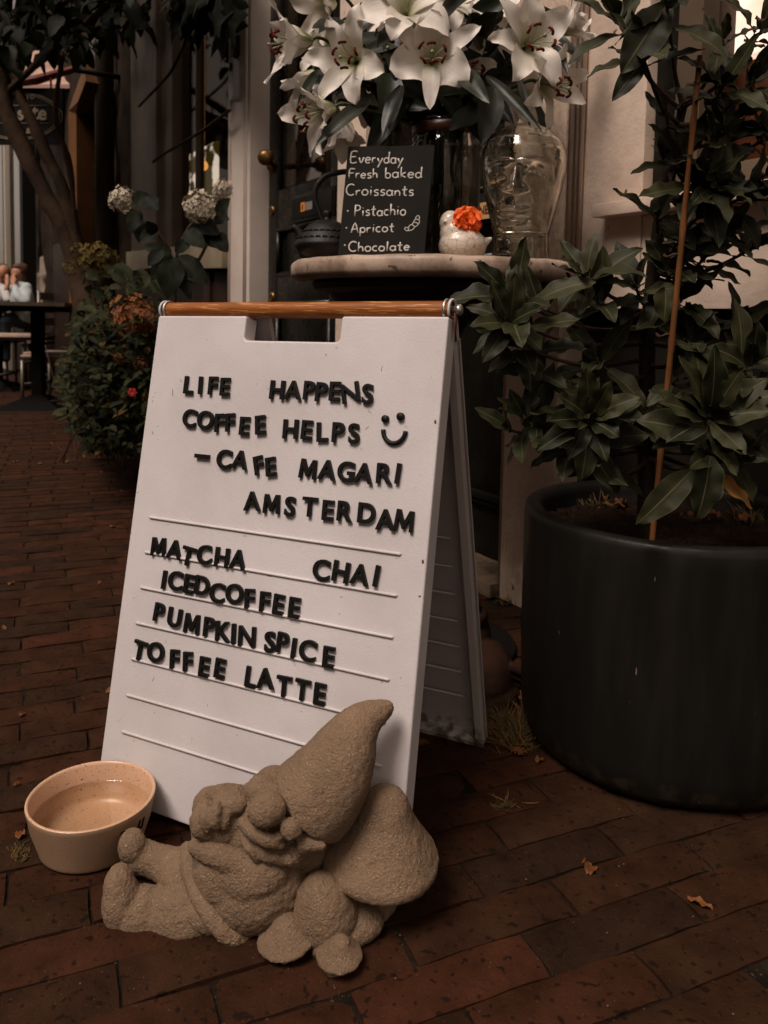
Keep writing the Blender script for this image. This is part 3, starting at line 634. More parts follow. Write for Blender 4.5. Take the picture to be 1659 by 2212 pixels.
# ================================================================== stone gnome
gn = thing('gnome_statue', on_z(560, 2040), 'rough stone garden gnome asleep on its back against stone mushrooms', 'garden statue')
def pxr(r, Y): return r*Y/FPX
def blob(bm, x, y, Y, rx, ry=None, rd=None, rot=0.0):
    ry = rx if ry is None else ry; rd = (rx+ry)/2 if rd is None else rd; a = radians(rot)
    ex = _r*cos(a) + _u*sin(a); ey = -_r*sin(a) + _u*cos(a)
    ball(bm, at(x, y, Y), pxr(rx, Y), pxr(rd, Y), pxr(ry, Y), ex, _f, ey, 22, 14)
def limb(bm, pts, n=14):
    P = [at(x, y, Y) for x, y, Y, r in pts]; Rr = [pxr(r, Y) for x, y, Y, r in pts]
    S_ = spline(P, 6); rr = [v.x for v in spline([Vector((r, 0, 0)) for r in Rr], 6)]; tube(bm, S_, rr, n)
    ball(bm, P[0], Rr[0], seg=14, ring=10); ball(bm, P[-1], Rr[-1], seg=14, ring=10)
VOX = 0.0017
def stone_part(name, bm, smooth=4, amps=((0.0006, 60), (0.0007, 170), (0.0005, 420)), vox=VOX, parent=gn):
    b = remeshed(bm, vox, smooth); roughen(b, amps); return fin(name, b, M['stone'], parent)
Y0 = 0.835
AMP = ((0.0005, 60), (0.0008, 170), (0.0008, 420))
def carve(name, bm, sm): b = remeshed(bm, VOX, sm); roughen(b, AMP); return fin(name, b, M['stone'], gn)
# legs, boots and trousers: one body
bm = BM()
blob(bm, 286, 1828, .872, 31, 38, 36, 10); blob(bm, 302, 1850, .876, 42, 38, 40, 0)
limb(bm, [(300, 1850, .876, 36), (345, 1864, .872, 38), (390, 1880, .86, 50), (450, 1895, .855, 70)])
blob(bm, 258, 1915, .822, 34, 48, 44, 8); blob(bm, 263, 1950, .820, 43, 70, 50, 4); blob(bm, 292, 1992, .820, 58, 50, 50)
limb(bm, [(302, 1974, .822, 60), (338, 1978, .824, 60), (392, 1972, .826, 78), (450, 1955, .834, 88)])
blob(bm, 390, 1985, .826, 62, 58, 64); blob(bm, 440, 1975, .835, 70, 74, 80, 12); blob(bm, 400, 2000, .818, 74, 44, 60); blob(bm, 395, 1895, .845, 48, 46, 60)
carve('legs', bm, 5)
# coat hem roll
bm = BM()
limb(bm, [(404, 1836, .868, 18), (410, 1875, .832, 21), (430, 1930, .800, 22), (462, 1985, .786, 23), (500, 2022, .784, 23), (545, 2034, .794, 18)])
blob(bm, 475, 1930, .842, 66, 106, 92, 22); blob(bm, 510, 2005, .826, 58, 44, 60); blob(bm, 555, 2008, .835, 58, 38, 60)
carve('coat_hem', bm, 5)
# belly in its shirt
bm = BM()
blob(bm, 560, 1898, .824, 124, 106, 114, 22); blob(bm, 500, 1862, .818, 90, 64, 80, 8); blob(bm, 490, 1890, .806, 66, 76, 56, -18); blob(bm, 550, 1880, .800, 86, 70, 66, 10); blob(bm, 560, 1850, .815, 90, 40, 66, 8); blob(bm, 520, 1935, .816, 66, 62, 70, -25); blob(bm, 622, 1900, .826, 66, 80, 84, 35)
blob(bm, 448, 1842, .815, 36, 34, 42, -30); limb(bm, [(424, 1828, .806, 20), (452, 1838, .798, 28), (490, 1850, .794, 34), (530, 1864, .792, 34)])
carve('belly', bm, 7)
# hand and sleeve under the chin
bm = BM()
blob(bm, 492, 1774, .814, 80, 56, 50, -8); blob(bm, 458, 1778, .826, 46, 62, 56, -12); blob(bm, 460, 1740, .830, 46, 40, 48, 0); blob(bm, 512, 1748, .826, 58, 50, 54, 0); blob(bm, 512, 1798, .818, 62, 46, 54, 0)
blob(bm, 446, 1774, .806, 34, 44, 34, 6); blob(bm, 428, 1782, .800, 18, 32, 24, 12); blob(bm, 447, 1766, .793, 16, 36, 22, 6); blob(bm, 468, 1762, .789, 15, 34, 20, 0); blob(bm, 487, 1770, .793, 13, 28, 18, -8); blob(bm, 500, 1735, .804, 40, 26, 30)
limb(bm, [(440, 1730, .822, 17), (466, 1716, .815, 19), (500, 1712, .812, 20), (534, 1720, .816, 18)])
carve('hands', bm, 4)
# head with beard
bm = BM()
blob(bm, 608, 1765, .828, 92, 96, 88, -35); blob(bm, 550, 1795, .816, 76, 66, 66, 20); blob(bm, 566, 1745, .820, 66, 62, 62, 0); blob(bm, 640, 1815, .820, 60, 58, 62, 0); blob(bm, 540, 1834, .804, 72, 44, 44, 10); blob(bm, 662, 1835, .83, 52, 50, 60, 0); blob(bm, 630, 1832, .795, 36, 34, 30, 0)
blob(bm, 577, 1750, .774, 46, 38, 32, 22); blob(bm, 562, 1700, .808, 34, 27, 34, 30); blob(bm, 590, 1692, .822, 44, 36, 44); blob(bm, 578, 1720, .800, 42, 30, 34, 20)
blob(bm, 629, 1790, .770, 26, 24, 22); blob(bm, 607, 1804, .776, 16, 13, 14)
limb(bm, [(525, 1778, .790, 14), (550, 1799, .778, 17), (580, 1816, .772, 16), (606, 1826, .776, 11)])
for i in range(7):
    x = 640 + i*8; limb(bm, [(x, 1800 + i*3, .778, 7.5), (x + 9, 1828, .772, 8.5), (x + 2 - i*2, 1866 - i*4, .786, 7)])
for i in range(4): limb(bm, [(530 + i*26, 1818 + i*6, .786, 10), (544 + i*26, 1840 + i*6, .778, 11), (562 + i*24, 1864 + i*2, .784, 9)])
carve('head', bm, 3)
# pointed hat
bm = BM()
hp = [(662, 1739, .816, 84), (666, 1735, .816, 99), (676, 1725, .816, 103), (696, 1702, .817, 99), (724, 1662, .819, 88), (749, 1615, .824, 72), (768, 1580, .830, 56), (792, 1554, .837, 41), (817, 1538, .842, 29), (835, 1529, .845, 18), (843, 1526, .845, 7)]
tube(bm, spline([at(x, y, Y) for x, y, Y, r in hp], 4), [v.x for v in spline([Vector((pxr(r, Y), 0, 0)) for x, y, Y, r in hp], 4)], 44)
limb(bm, [(822, 1536, .845, 25), (833, 1530, .846, 18)])
b = remeshed(bm, VOX, 4); roughen(b, ((0.0009, 45), (0.0007, 150), (0.0005, 420))); fin('hat', b, M['stone'], gn)
# mushrooms
def mushroom(cap_c, axis, R, h, lean_pts=None, lab=None, full=False):
    bm = BM(); prof = [(0, h), (R*.18, h*.985), (R*.30, h*.90), (R*.38, h*.80), (R*.50, h*.58), (R*.70, h*.33), (R*.90, h*.12), (R*.985, h*.03), (R*1.0, -h*.05), (R*.97, -h*.12), (R*.80, -h*.15), (R*.3, -h*.06), (0, -h*.05)]
    if full: prof = [(0, h), (R*.20, h*.98), (R*.42, h*.89), (R*.62, h*.74), (R*.79, h*.53), (R*.92, h*.28), (R*1.0, h*.04), (R*.98, -h*.10), (R*.85, -h*.16), (R*.3, -h*.1), (0, -h*.08)]
    lathe(bm, cap_c, prof, 40, axis); m = stone_part('mushroom', bm, 3)
    if lab: m['label'] = lab
    if lean_pts:
        bm = BM(); tube(bm, spline([p for p, r in lean_pts], 5), [v.x for v in spline([Vector((r, 0, 0)) for p, r in lean_pts], 5)], 20)
        b = remeshed(bm, VOX, 3); roughen(b, ((0.0008, 50), (0.0006, 170))); fin('mushroom_stem', b, M['stone'], m)
cc = at(820, 1840, .835); st0 = at(818, 1900, .84); st1 = at(795, 2048, .835); st1.z = max(st1.z, 0.002)
mushroom(cc, Vector((0.10, -0.10, 1)), pxr(136, .835), pxr(160, .835), [(cc - UPZ*0.002, pxr(48, .83)), (st0, pxr(46, .83)), (at(812, 1985, .84), pxr(46, .83)), (st1, pxr(56, .83))], 'largest stone mushroom, its cap behind the hat')
c2 = at(703, 1978, .795); mushroom(c2, Vector((-0.16, -0.22, 1)), pxr(76, .795), pxr(112, .795), [(c2, pxr(30, .8)), (on_z(705, 2066) + UPZ*0.0, pxr(32, .8))], 'middle stone mushroom with a steep domed cap', True)
c3 = at(620, 2020, .778); mushroom(c3, Vector((-0.16, -0.12, 1)), pxr(70, .775), pxr(48, .775), [(c3, pxr(26, .8)), (on_z(640, 2068), pxr(34, .8))], 'small stone mushroom under the belly')
c4 = at(733, 2060, .756); mushroom(c4, Vector((0.06, -0.08, 1)), pxr(55, .756), pxr(42, .756), [(c4, pxr(28, .8)), (on_z(720, 2078), pxr(38, .8))], 'lowest stone mushroom, almost on the ground')
bm = BM(); g0 = on_z(690, 2060); ball(bm, g0 + Vector((0.01, 0.035, 0.008)), 0.055, 0.035, 0.022); ball(bm, on_z(470, 2040) + Vector((0.0, 0.05, 0.012)), 0.055, 0.045, 0.028); stone_part('base', bm, 3)

# ================================================================== water bowl
bc = Vector((-0.3430, 0.9350, 0)); BR = 0.0746
bw = thing('water_bowl', bc, 'peach speckled ceramic water bowl beside the sandwich board', 'bowl')
HB = 0.0600
bm = BM(); rb = BR*0.80
lathe(bm, bc, [(0, 0.002), (rb*.93, 0.002), (rb*.98, 0.0006), (rb*1.01, 0.003), (rb*1.02, 0.006), (BR*.93, HB*.54), (BR*.985, HB*.9), (BR, HB-0.002), (BR*.995, HB)], 72)
fin('bowl_outside', bm, M['bowl_out'], bw)
bm = BM()
lathe(bm, bc, [(BR*.995, HB), (BR*.98, HB+0.0012), (BR*.955, HB+0.0008), (BR*.94, HB-0.002), (BR*.91, HB*.62), (BR*.86, 0.020), (BR*.80, 0.013), (BR*.6, 0.0105), (0, 0.010)], 72)
fin('bowl_inside', bm, M['bowl'], bw)
bm = BM(); zw = HB*.60; rw = BR*0.9085
lathe(bm, bc, [(rw*1.0, zw+0.0018), (rw*.985, zw+0.0008), (rw*.93, zw), (0, zw)], 72); fin('water', bm, M['water'], bw)
# painted letters round the outside, on the side turned to the gnome
bm = BM()
for i, ch in enumerate('nu'):
    a = radians(-40 + i*20); rr = BR*0.93 + 0.0012; o = bc + Vector((cos(a)*rr, sin(a)*rr, 0.040)); ez = Vector((cos(a), sin(a), -0.18)).normalized(); ex = UPZ.cross(ez).normalized(); put_glyph(bm, ch, o, ex, ez.cross(ex), ez, 0.013, radians(-8), 0.0008)
fin('lettering', bm, M['letter'], bw, smooth=False)
# ================================================================== the cafe front
cafe = thing('cafe_building', W0, 'cafe front with old white door case, dark double doors and a shop window', 'building')
D = -0.08
sA = lambda x, y=300, o=0.0: wall_at(x, y, o)[0]
zA = lambda x, y, o=0.0: wall_at(x, y, o)[1]
TOP = 3.3
def wbox(name, m, boxes, parent=cafe, bev=0.003, smooth=True, dz=0.0, label=None):
    bm = BM()
    for b in boxes: boxw(bm, *b, dz=dz)
    if bev: bmesh.ops.bevel(bm, geom=list(bm.edges), offset=bev, segments=2, profile=0.6, affect='EDGES', clamp_overlap=True)
    return fin(name, bm, m, parent, autosm=40 if smooth else None, smooth=smooth, label=label)
# right: pilaster, panel, window bay
wbox('pilaster', M['paint_gloss'], [(-0.178, -0.012, 0.0, TOP, -0.30, 0.020)], label='door pilaster under thick glossy old paint')
bm = BM()
for s, r in ((-0.006, 0.007), (-0.188, 0.009), (-0.203, 0.006), (-0.214, 0.005)):
    tube(bm, [wp(s, 0.0 if s > -0.1 else 0.667, 0.012), wp(s, TOP, 0.012)], r, 12)
fin('moulding', bm, M['paint_white'], cafe)
wbox('wall_panel', M['paint_white'], [(-0.366, -0.179, 0.667, TOP, -0.30, 0.003), (-1.60, -0.3665, 0.667, 0.842, -0.30, 0.0)])
fs = wbox('window', M['paint_dim'], [(-0.474, -0.422, 0.869, TOP, -0.10, -0.008), (-1.60, -0.475, 0.869, 0.915, -0.10, -0.012), (-1.02, -0.97, 0.916, TOP, -0.10, -0.010)], label='brown-grey framed window behind the laurel')
wbox('frame_gap', M['door'], [(-0.4215, -0.3665, 0.869, TOP, -0.10, -0.022)], fs)
wbox('sill', M['paint_white'], [(-1.60, -0.277, 0.8425, 0.868, -0.10, 0.042)], fs)
wbox('pane', M['pane_bright'], [(-0.969, -0.475, 0.916, TOP, -0.055, -0.050), (-1.60, -1.021, 0.916, TOP, -0.055, -0.050)], fs, bev=0)
wbox('plinth', M['plinth'], [(-1.60, -0.179, 0.0, 0.640, -0.30, -0.046), (-1.60, -0.179, 0.6405, 0.6665, -0.30, -0.034)])
# room behind the right window; a glowing panel imitates reflections in its glass
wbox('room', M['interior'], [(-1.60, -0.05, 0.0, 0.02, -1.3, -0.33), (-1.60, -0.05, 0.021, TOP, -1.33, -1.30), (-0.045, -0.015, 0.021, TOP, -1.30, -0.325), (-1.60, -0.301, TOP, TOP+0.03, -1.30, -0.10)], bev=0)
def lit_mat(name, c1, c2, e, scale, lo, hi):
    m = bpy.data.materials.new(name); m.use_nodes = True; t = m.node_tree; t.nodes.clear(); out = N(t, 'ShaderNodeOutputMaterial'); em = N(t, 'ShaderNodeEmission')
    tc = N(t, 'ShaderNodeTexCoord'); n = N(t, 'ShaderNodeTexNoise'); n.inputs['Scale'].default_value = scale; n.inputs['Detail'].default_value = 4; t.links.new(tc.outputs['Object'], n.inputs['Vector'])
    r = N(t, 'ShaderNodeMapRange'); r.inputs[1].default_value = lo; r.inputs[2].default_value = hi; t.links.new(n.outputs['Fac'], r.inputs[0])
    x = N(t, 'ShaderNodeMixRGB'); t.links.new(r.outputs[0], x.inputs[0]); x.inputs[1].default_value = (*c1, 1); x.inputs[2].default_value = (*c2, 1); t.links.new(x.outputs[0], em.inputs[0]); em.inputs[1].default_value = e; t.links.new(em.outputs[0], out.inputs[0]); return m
M['reflection_glow'] = lit_mat('window_reflection_glow', (1.0, 0.84, 0.77), (0.9, 0.62, 0.50), 2.2, 9, 0.45, 0.7)
M['patchy_glow'] = lit_mat('patchy_glow_panel', (0.045, 0.034, 0.006), (1.2, 1.05, 0.92), 1.0, 7, 0.50, 0.56)
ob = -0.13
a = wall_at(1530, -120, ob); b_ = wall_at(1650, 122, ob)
wbox('glow_panel', M['reflection_glow'], [(b_[0], a[0], b_[1], a[1]+0.2, ob-0.01, ob)], bev=0, label='bright window seen through the room')
a = wall_at(1575, 130, ob); b_ = wall_at(1680, 372, ob)
wbox('reflection_patch', mat('terracotta_reflection', (0.16, 0.055, 0.022), 0.7), [(b_[0]-0.3, a[0], b_[1], a[1], ob-0.05, ob)], bev=0)  # terracotta panel imitates an orange reflection in the window glass
# door recess
wbox('wall', M['door'], [(0.0, 1.565, 2.35, TOP, -0.30, -0.02), (-0.011, 1.565, 0.036, 2.35, -0.32, -0.20)], bev=0)
sPL, sPR = sA(725, 640, D+.02), sA(783, 690, D+.02)
pm = 0.5*(sPL+sPR)
wbox('door_post', M['paint_white'], [(sPR, sPL, 0.036, 2.35, -0.19, D+0.02)], label='white post between the two dark doors')
wbox('threshold', M['threshold'], [(-0.010, 1.564, 0.0, 0.035, -0.30, 0.045)], bev=0.006)
def make_door(s0, s1, lab):
    d = wbox('door', M['door'], [(s0, s1, 0.037, 2.34, -0.16, D-0.02)], label=lab)
    w = 0.085; zl = [0.037, 0.165, 0.66, 0.735, 0.86, 1.02, 1.14, 2.22, 2.34]
    wbox('door_rail', M['door'], [(s0, s0+w, 0.0375, 2.339, D-0.0195, D), (s1-w, s1, 0.0375, 2.339, D-0.0195, D), (s0+w, s1-w, 0.038, 0.165, D-0.0195, D-0.001), (s0+w, s1-w, 0.69, 0.80, D-0.0195, D-0.001), (s0+w, s1-w, 0.97, 1.12, D-0.0195, D-0.001)], d)
    bm = BM()
    for z0, z1 in ((0.165, 0.69), (0.80, 0.97)):
        for q in ([(s0+w, z0), (s1-w, z0), (s1-w, z1), (s0+w, z1), (s0+w, z0)],):
            for (p, r) in zip(q[:-1], q[1:]): tube(bm, [wp(p[0], p[1], D-0.004), wp(r[0], r[1], D-0.004)], 0.010, 8)
    fin('door_moulding', bm, M['door'], d)
    wbox('pane', M['pane_bright'], [(s0+w+0.012, s1-w-0.012, 1.13, 2.20, D-0.019, D-0.014)], d, bev=0)
    return d
d1 = make_door(0.0, sPR-0.001, 'right-hand dark door with a letterbox sticker')
d2 = make_door(sPL+0.001, 1.564, 'left-hand dark door with a round brass knob')
wbox('kick_moulding', M['plinth'], [(0.0, sPR-0.002, 0.172, 0.184, D+0.0005, D+0.014), (0.0, sPR-0.002, 0.188, 0.205, D+0.0005, D+0.022)], d1, bev=0.003)
# letterboxes with stickers
def letterbox(d, x0, y0, x1, y1):
    a = wall_at(x0, y0, D+.008); b = wall_at(x1, y1, D+.008)
    s0, s1 = min(a[0], b[0]), max(a[0], b[0]); z0, z1 = min(a[1], b[1]), max(a[1], b[1])
    lb = wbox('letterbox', M['brass'] if False else M['door'], [(s0, s1, z0, z1, D-0.0005, D+0.008)], d)
    wbox('flap', M['plinth'], [(s0+0.012, s1-0.012, z0+0.012, z1-0.012, D+0.0085, D+0.013)], lb); return lb, s0, s1, z0, z1
lb, s0, s1, z0, z1 = letterbox(d2, 630, 425, 722, 464)
zc = (z0+z1)/2; s_o = sA(654, 445, D+.014)
wbox('sticker', M['sticker_orange'], [(s_o-0.016, s_o+0.016, zc-0.016, zc+0.016, D+0.0135, D+0.0145)], lb, bev=0)
wbox('sticker', mat('grey_sticker', (0.20, 0.19, 0.18), 0.5), [(s_o-0.075, s_o-0.02, zc-0.014, zc+0.014, D+0.0135, D+0.0145)], lb, bev=0)
bm = BM(); put_glyph(bm, 'E', wp(s_o, zc, D+.015), -WT, UPZ, WN, 0.018, 0, 0.0005); fin('lettering', bm, M['letter'], lb, smooth=False)
lb, s0, s1, z0, z1 = letterbox(d1, 1000, 425, 1085, 478)
a = wall_at(1030, 440, D+.014); b = wall_at(1056, 475, D+.014); sm, zm = (a[0]+b[0])/2, (a[1]+b[1])/2
wbox('sticker', M['sticker'], [(b[0]-0.02, a[0], b[1]+.004, a[1], D+0.0135, D+0.0145)], lb, bev=0, label='tan sticker reading NEE')
bm = BM()
for i, ch in enumerate('NEE'): put_glyph(bm, ch, wp(a[0]-0.022-0.020*i, zm+0.004, D+.015), -WT, UPZ, WN, 0.022, 0, 0.0005)
fin('lettering', bm, M['anther'], lb, smooth=False)
# knob and keyholes on the left door
kz = zA(575, 340, 0.012); ks = sA(574, 340, 0.012); kd = sA(591, 337, D)
bm = BM(); p0, p1 = wp(kd, kz, D), wp(ks, kz, 0.012); ax = (p1-p0).normalized(); L = (p1-p0).length
lathe(bm, p0, [(0, -0.002), (0.026, 0), (0.026, 0.006), (0.012, 0.010), (0.009, L-0.028), (0.014, L-0.020), (0.026, L-0.008), (0.030, L+0.004), (0.026, L+0.016), (0.012, L+0.022), (0, L+0.023)], 24, ax)
fin('handle', bm, M['brass'], d2)
for y in (455, 642):
    bm = BM(); s_, z_ = wall_at(592, y, D); lathe(bm, wp(s_+0.02, z_, D), [(0.022, 0), (0.020, 0.006), (0.008, 0.008), (0.006, 0.004), (0, 0.004)], 18, WN); fin('keyhole_cover', bm, M['brass'], d2)
# left pillar
pil = wbox('pillar', M['paint_pillar'], [(1.565, 1.79, 0.0, TOP, -0.30, 0.0)], bev=0.006)
bm = BM()
for s, r in ((1.600, 0.008), (1.618, 0.005), (1.772, 0.009)): tube(bm, [wp(s, 0.0, 0.0), wp(s, TOP, 0.0)], r, 10)
fin('moulding', bm, M['paint_pillar'], pil)
a = wall_at(496, 132, 0.012); b = wall_at(513, 214, 0.012); sc_ = (a[0]+b[0])/2
def capsule_plate(bm, sc0, z0, z1, hw, o0, o1):
    ring = []
    for k in range(24):
        t = 2*pi*k/24; ring.append((sc0 + hw*cos(t), (z1-hw if sin(t) > 0 else z0+hw) + hw*sin(t)))
    A = [bm.verts.new(wp(s, z, o0)) for s, z in ring]; B = [bm.verts.new(wp(s, z, o1-0.003)) for s, z in ring]
    C = [bm.verts.new(wp(sc0 + (s-sc0)*.88, (z-(z0+z1)/2)*.97 + (z0+z1)/2, o1)) for s, z in ring]
    for P, Q in ((A, B), (B, C)):
        for k in range(24): bm.faces.new((P[k], P[(k+1) % 24], Q[(k+1) % 24], Q[k]))
    bm.faces.new(C); bmesh.ops.recalc_face_normals(bm, faces=bm.faces)
bm = BM(); capsule_plate(bm, sc_, b[1], a[1], 0.030, 0.0, 0.024); bell = fin('doorbell', bm, M['bell_white'], cafe, autosm=35)
bm = BM(); lathe(bm, wp(sc_, a[1]-0.036, 0.0225), [(0.017, 0), (0.017, 0.004), (0, 0.005)], 18, WN); fin('camera_eye', bm, M['letter'], bell)
a = wall_at(505, 86, 0.0); b = wall_at(518, 121, 0.0); s0, s1 = sorted((a[0], b[0])); z0, z1 = sorted((a[1], b[1]))
npl = wbox('number_plate', M['sign_face'], [(s0, s1, z0, z1, 0.0005, 0.014)])
bm = BM()
for i, ch in enumerate('27'): put_glyph(bm, ch, wp(s0+(s1-s0)*(0.68-0.36*i), (z0+z1)/2, 0.0145), -WT, UPZ, WN, (z1-z0)*.62, 0, 0.001, wide=0.8)
fin('lettering', bm, M['sign_letter'], npl, smooth=False)
# left shop window
z_t = lambda s: None
a = wall_at(287, 543, 0.02); b = wall_at(492, 521, 0.02); c_ = wall_at(296, 590, 0.02); d_ = wall_at(492, 579, 0.02)
dzt = (a[1]-b[1])/(a[0]-b[0]); zt0 = b[1] - dzt*b[0]; zb0 = d_[1] - dzt*d_[0]
SL0, SL1 = 1.791, sA(283, 400)
win = wbox('window', M['paint_dim'], [(sA(337), SL1, 0.84, TOP, -0.12, 0.0), (sA(380, 300, -.05), sA(349, 300, -.05), 0.84, TOP, -0.12, -0.03), (sA(428.5, 300, -.07), sA(426, 300, -.07), 0.84, TOP, -0.10, -0.06)], label='brown-framed shop window with a bright garden view')
wbox('sill', M['paint_sill'], [(SL0, SL1, zb0, zt0, -0.12, 0.03)], win, dz=dzt, bev=0.004)
wbox('pane', M['pane'], [(SL0, sA(381, 300, -.08), 0.90, TOP, -0.084, -0.080)], win, bev=0)
wbox('lower_panel', M['brown_panel'], [(SL0, SL1, 0.0, zb0 + dzt*SL0 - 0.002, -0.20, -0.02), (SL0+0.25, SL0+0.33, 0.001, zb0+dzt*SL0-0.003, -0.0195, -0.008)])
# room behind the shop window
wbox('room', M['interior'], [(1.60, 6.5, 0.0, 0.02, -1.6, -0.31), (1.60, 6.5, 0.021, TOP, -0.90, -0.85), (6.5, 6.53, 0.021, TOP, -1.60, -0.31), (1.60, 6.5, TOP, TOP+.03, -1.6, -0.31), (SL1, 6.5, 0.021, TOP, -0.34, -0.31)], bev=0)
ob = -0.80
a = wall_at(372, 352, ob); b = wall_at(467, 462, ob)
bw_ = wbox('glow_panel', M['patchy_glow'], [(b[0], a[0], b[1], a[1], ob-0.02, ob)], bev=0, label='bright garden window at the back of the shop')  # glowing panel added to make the bright patch in the shop window
for x, y in ((395, 367), (440, 358)):
    bm = BM(); s_, z_ = wall_at(x, y, ob+.25); ball(bm, wp(s_, z_, ob+.25), 0.028, 0.028, 0.032); tube(bm, [wp(s_, z_+.03, ob+.25), wp(s_, TOP, ob+.25)], 0.004, 6)
    fin('lamp_bulb', bm, mat('bulb_glow', (0.9, 0.5, 0.2), 0.4, emit=(1.0, 0.42, 0.10), estr=1.6), bw_)
bm = BM()  # letters imitating a sign's reflection in the shop window
for i, ch in enumerate('ete'):
    s_, z_ = wall_at(390+20*i, 272, ob+.02); put_glyph(bm, ch, wp(s_, z_, ob+.1), -WT, UPZ, WN, 0.12, 0, 0.004)
fin('lettering', bm, M['red_wood'], cafe, smooth=False)
# upper storeys close the front
wbox('upper_wall', M['wall_brick'], [(-1.6, SL1, TOP+.031, 6.5, -0.6, -0.02)], bev=0)

# ================================================================== neighbours down the street
nb = thing('stone_house', wp(SL1+0.01, 0, 0), 'dark rough stone house front with a drainpipe and an orange wooden post', 'building')
def wallgrid(bm, s0, s1, z0, z1, o, ns, nz, amp):
    g = [[bm.verts.new(wp(s0+(s1-s0)*i/ns, z0+(z1-z0)*j/nz, o + (amp*noise.noise(Vector((i*.55, j*.4, 3))) if 0 < i < ns else 0))) for j in range(nz+1)] for i in range(ns+1)]
    for i in range(ns):
        for j in range(nz): bm.faces.new((g[i][j], g[i+1][j], g[i+1][j+1], g[i][j+1]))
bm = BM(); wallgrid(bm, SL1+0.002, 8.6, 0, 6.5, 0.0, 60, 60, 0.05); boxw(bm, SL1+0.002, 8.6, 0, 6.5, -0.30, -0.06); bmesh.ops.recalc_face_normals(bm, faces=bm.faces); fin('wall', bm, M['wall_brick'], nb)
bm = BM(); sp_ = sA(226, 300, .07); tube(bm, [wp(sp_, 0.0, .07), wp(sp_, 6.4, .07)], 0.055, 14)
for z in (0.95, 2.2, 3.5): tube(bm, [wp(sp_, z, .07), wp(sp_, z+0.05, .07)], 0.066, 14)
fin('drainpipe', bm, M['pipe'], nb)
s1_, s2_ = sA(197, 400, .06), sA(204, 400, .06)
wbox('door', M['door'], [(sA(196, 400, .05), sA(213, 400, .05), 0.0, 2.6, 0.0, 0.055)], nb, label='black strip of a doorway beside the orange post')
pp = [wall_at(178, 720, .12), wall_at(177, 460, .12), wall_at(176, 245, .12), wall_at(190, 205, .12), wall_at(208, 160, .12)]
bm = BM(); tube(bm, [wp(s, z, .12) for s, z in pp], 0.085, 4); fin('wooden_post', bm, M['orange_wood'], nb, smooth=False)
wbox('brown_board', M['brown_panel'], [(sA(166, 640, .07), sA(117, 640, .07), 0.0, zA(140, 520, .07), 0.055, 0.075)], nb)
# pale house farther along
ph = thing('plaster_house', wp(8.62, 0, 0), 'pale plaster house front far down the street with cream door frames', 'building')
wbox('wall', M['far_plaster'], [(8.62, 40, 0, 9.5, -0.30, 0.0)], ph, bev=0)
wbox('stone_base', M['wall_brick'], [(8.63, sA(60, 560), 0.0, 3.4, 0.001, 0.05)], ph, bev=0.01)
for x0, x1 in ((2, 14), (20, 33)):
    f = wbox('door', M['far_trim'], [(sA(x1, 450), sA(x0, 450), 0, 3.2, 0.001, 0.10)], ph)
    a0, a1 = sA(x1-3, 450), sA(x0+3, 450); wbox('pane', M['far_glass'], [(a0, a1, 0.9, 3.0, 0.101, 0.11)], f, bev=0)
wbox('window', M['far_glass'], [(sA(52, 430, .05), sA(40, 430, .05), 0.4, 4.2, 0.051, 0.09)], ph, bev=0)
wbox('downpipe', M['black_metal'], [(sA(64, 430, .1), sA(58, 430, .1), 0.0, 5.2, 0.051, 0.16)], ph, bev=0)

# ================================================================== hanging sign
sg = thing('hanging_sign', at(39, 320, 4.7), 'black oval-bordered hanging shop sign with cream letters behind the tree', 'sign')
def gat(x, y, dy=0.0): return at(x, y, 4.7 - dy)
gx = Vector((0.985, -0.17, 0)).normalized(); gn_ = gx.cross(UPZ); G0 = gat(39, 251)
def gpt(x, y, h=0.0): return on_plane(x, y, G0 + gn_*h, gn_)
bm = BM(); P = [gpt(-62, 312), gpt(136, 312), gpt(136, 190), gpt(-62, 190)]; hexa(bm, [p - gn_*0.02 for p in P] + P); fin('sign_board', bm, M['sign_face'], sg, smooth=False)
bm = BM()
for k, r in ((1.0, 0.0026), (0.93, 0.0018)):
    pts = []
    for i in range(61):
        t = 2*pi*i/60; x, y = cos(t), sin(t); w = 92*k - (0 if abs(y) > 0.28 else -4); pts.append(gpt(39 + w*x, 251 + 51*k*y, 0.003))
    tube(bm, pts, r, 6, cap=False)
tube(bm, [gpt(-30, 228, .003), gpt(104, 228, .003)], 0.0018, 6); tube(bm, [gpt(-30, 266, .003), gpt(104, 266, .003)], 0.0018, 6)
fin('border_line', bm, M['sign_letter'], sg)
bm = BM()
for txt, xs, y, h in (('Taste', (-24, 20, 45, 76, 92), 249, (.082, .058, .058, .075, .058)), ('STUDIO', (14, 26, 38, 50, 60, 70), 209, (.026,)*6), ("EN&B", (30, 46, 62, 80), 283, (.030,)*4)):
    for ch, x, hh in zip(txt, xs, h):
        yb = y + (0 if hh < .07 else -4); put_glyph(bm, ch, gpt(x, yb, .002), gx, UPZ, gn_, hh, 0, 0.003)
fin('lettering', bm, M['sign_letter'], sg, smooth=False)
bm = BM(); tube(bm, [gpt(8, 184, .03), gpt(80, 172, .02), gpt(158, 150, -.1)], [0.020, 0.026, 0.020], 6); tube(bm, [gpt(15, 186, .03), gpt(15, 192, 0)], 0.006, 6); tube(bm, [gpt(110, 168, .0), gpt(110, 192, 0)], 0.006, 6)
fin('bracket', bm, M['red_wood'], sg, smooth=False)
bm = BM(); a = gpt(158, 150, -.1); s_ = (a - W0).dot(WT); tube(bm, [a, wp(s_, a.z, 0.0)], 0.016, 8); fin('bracket_arm', bm, M['black_metal'], sg)

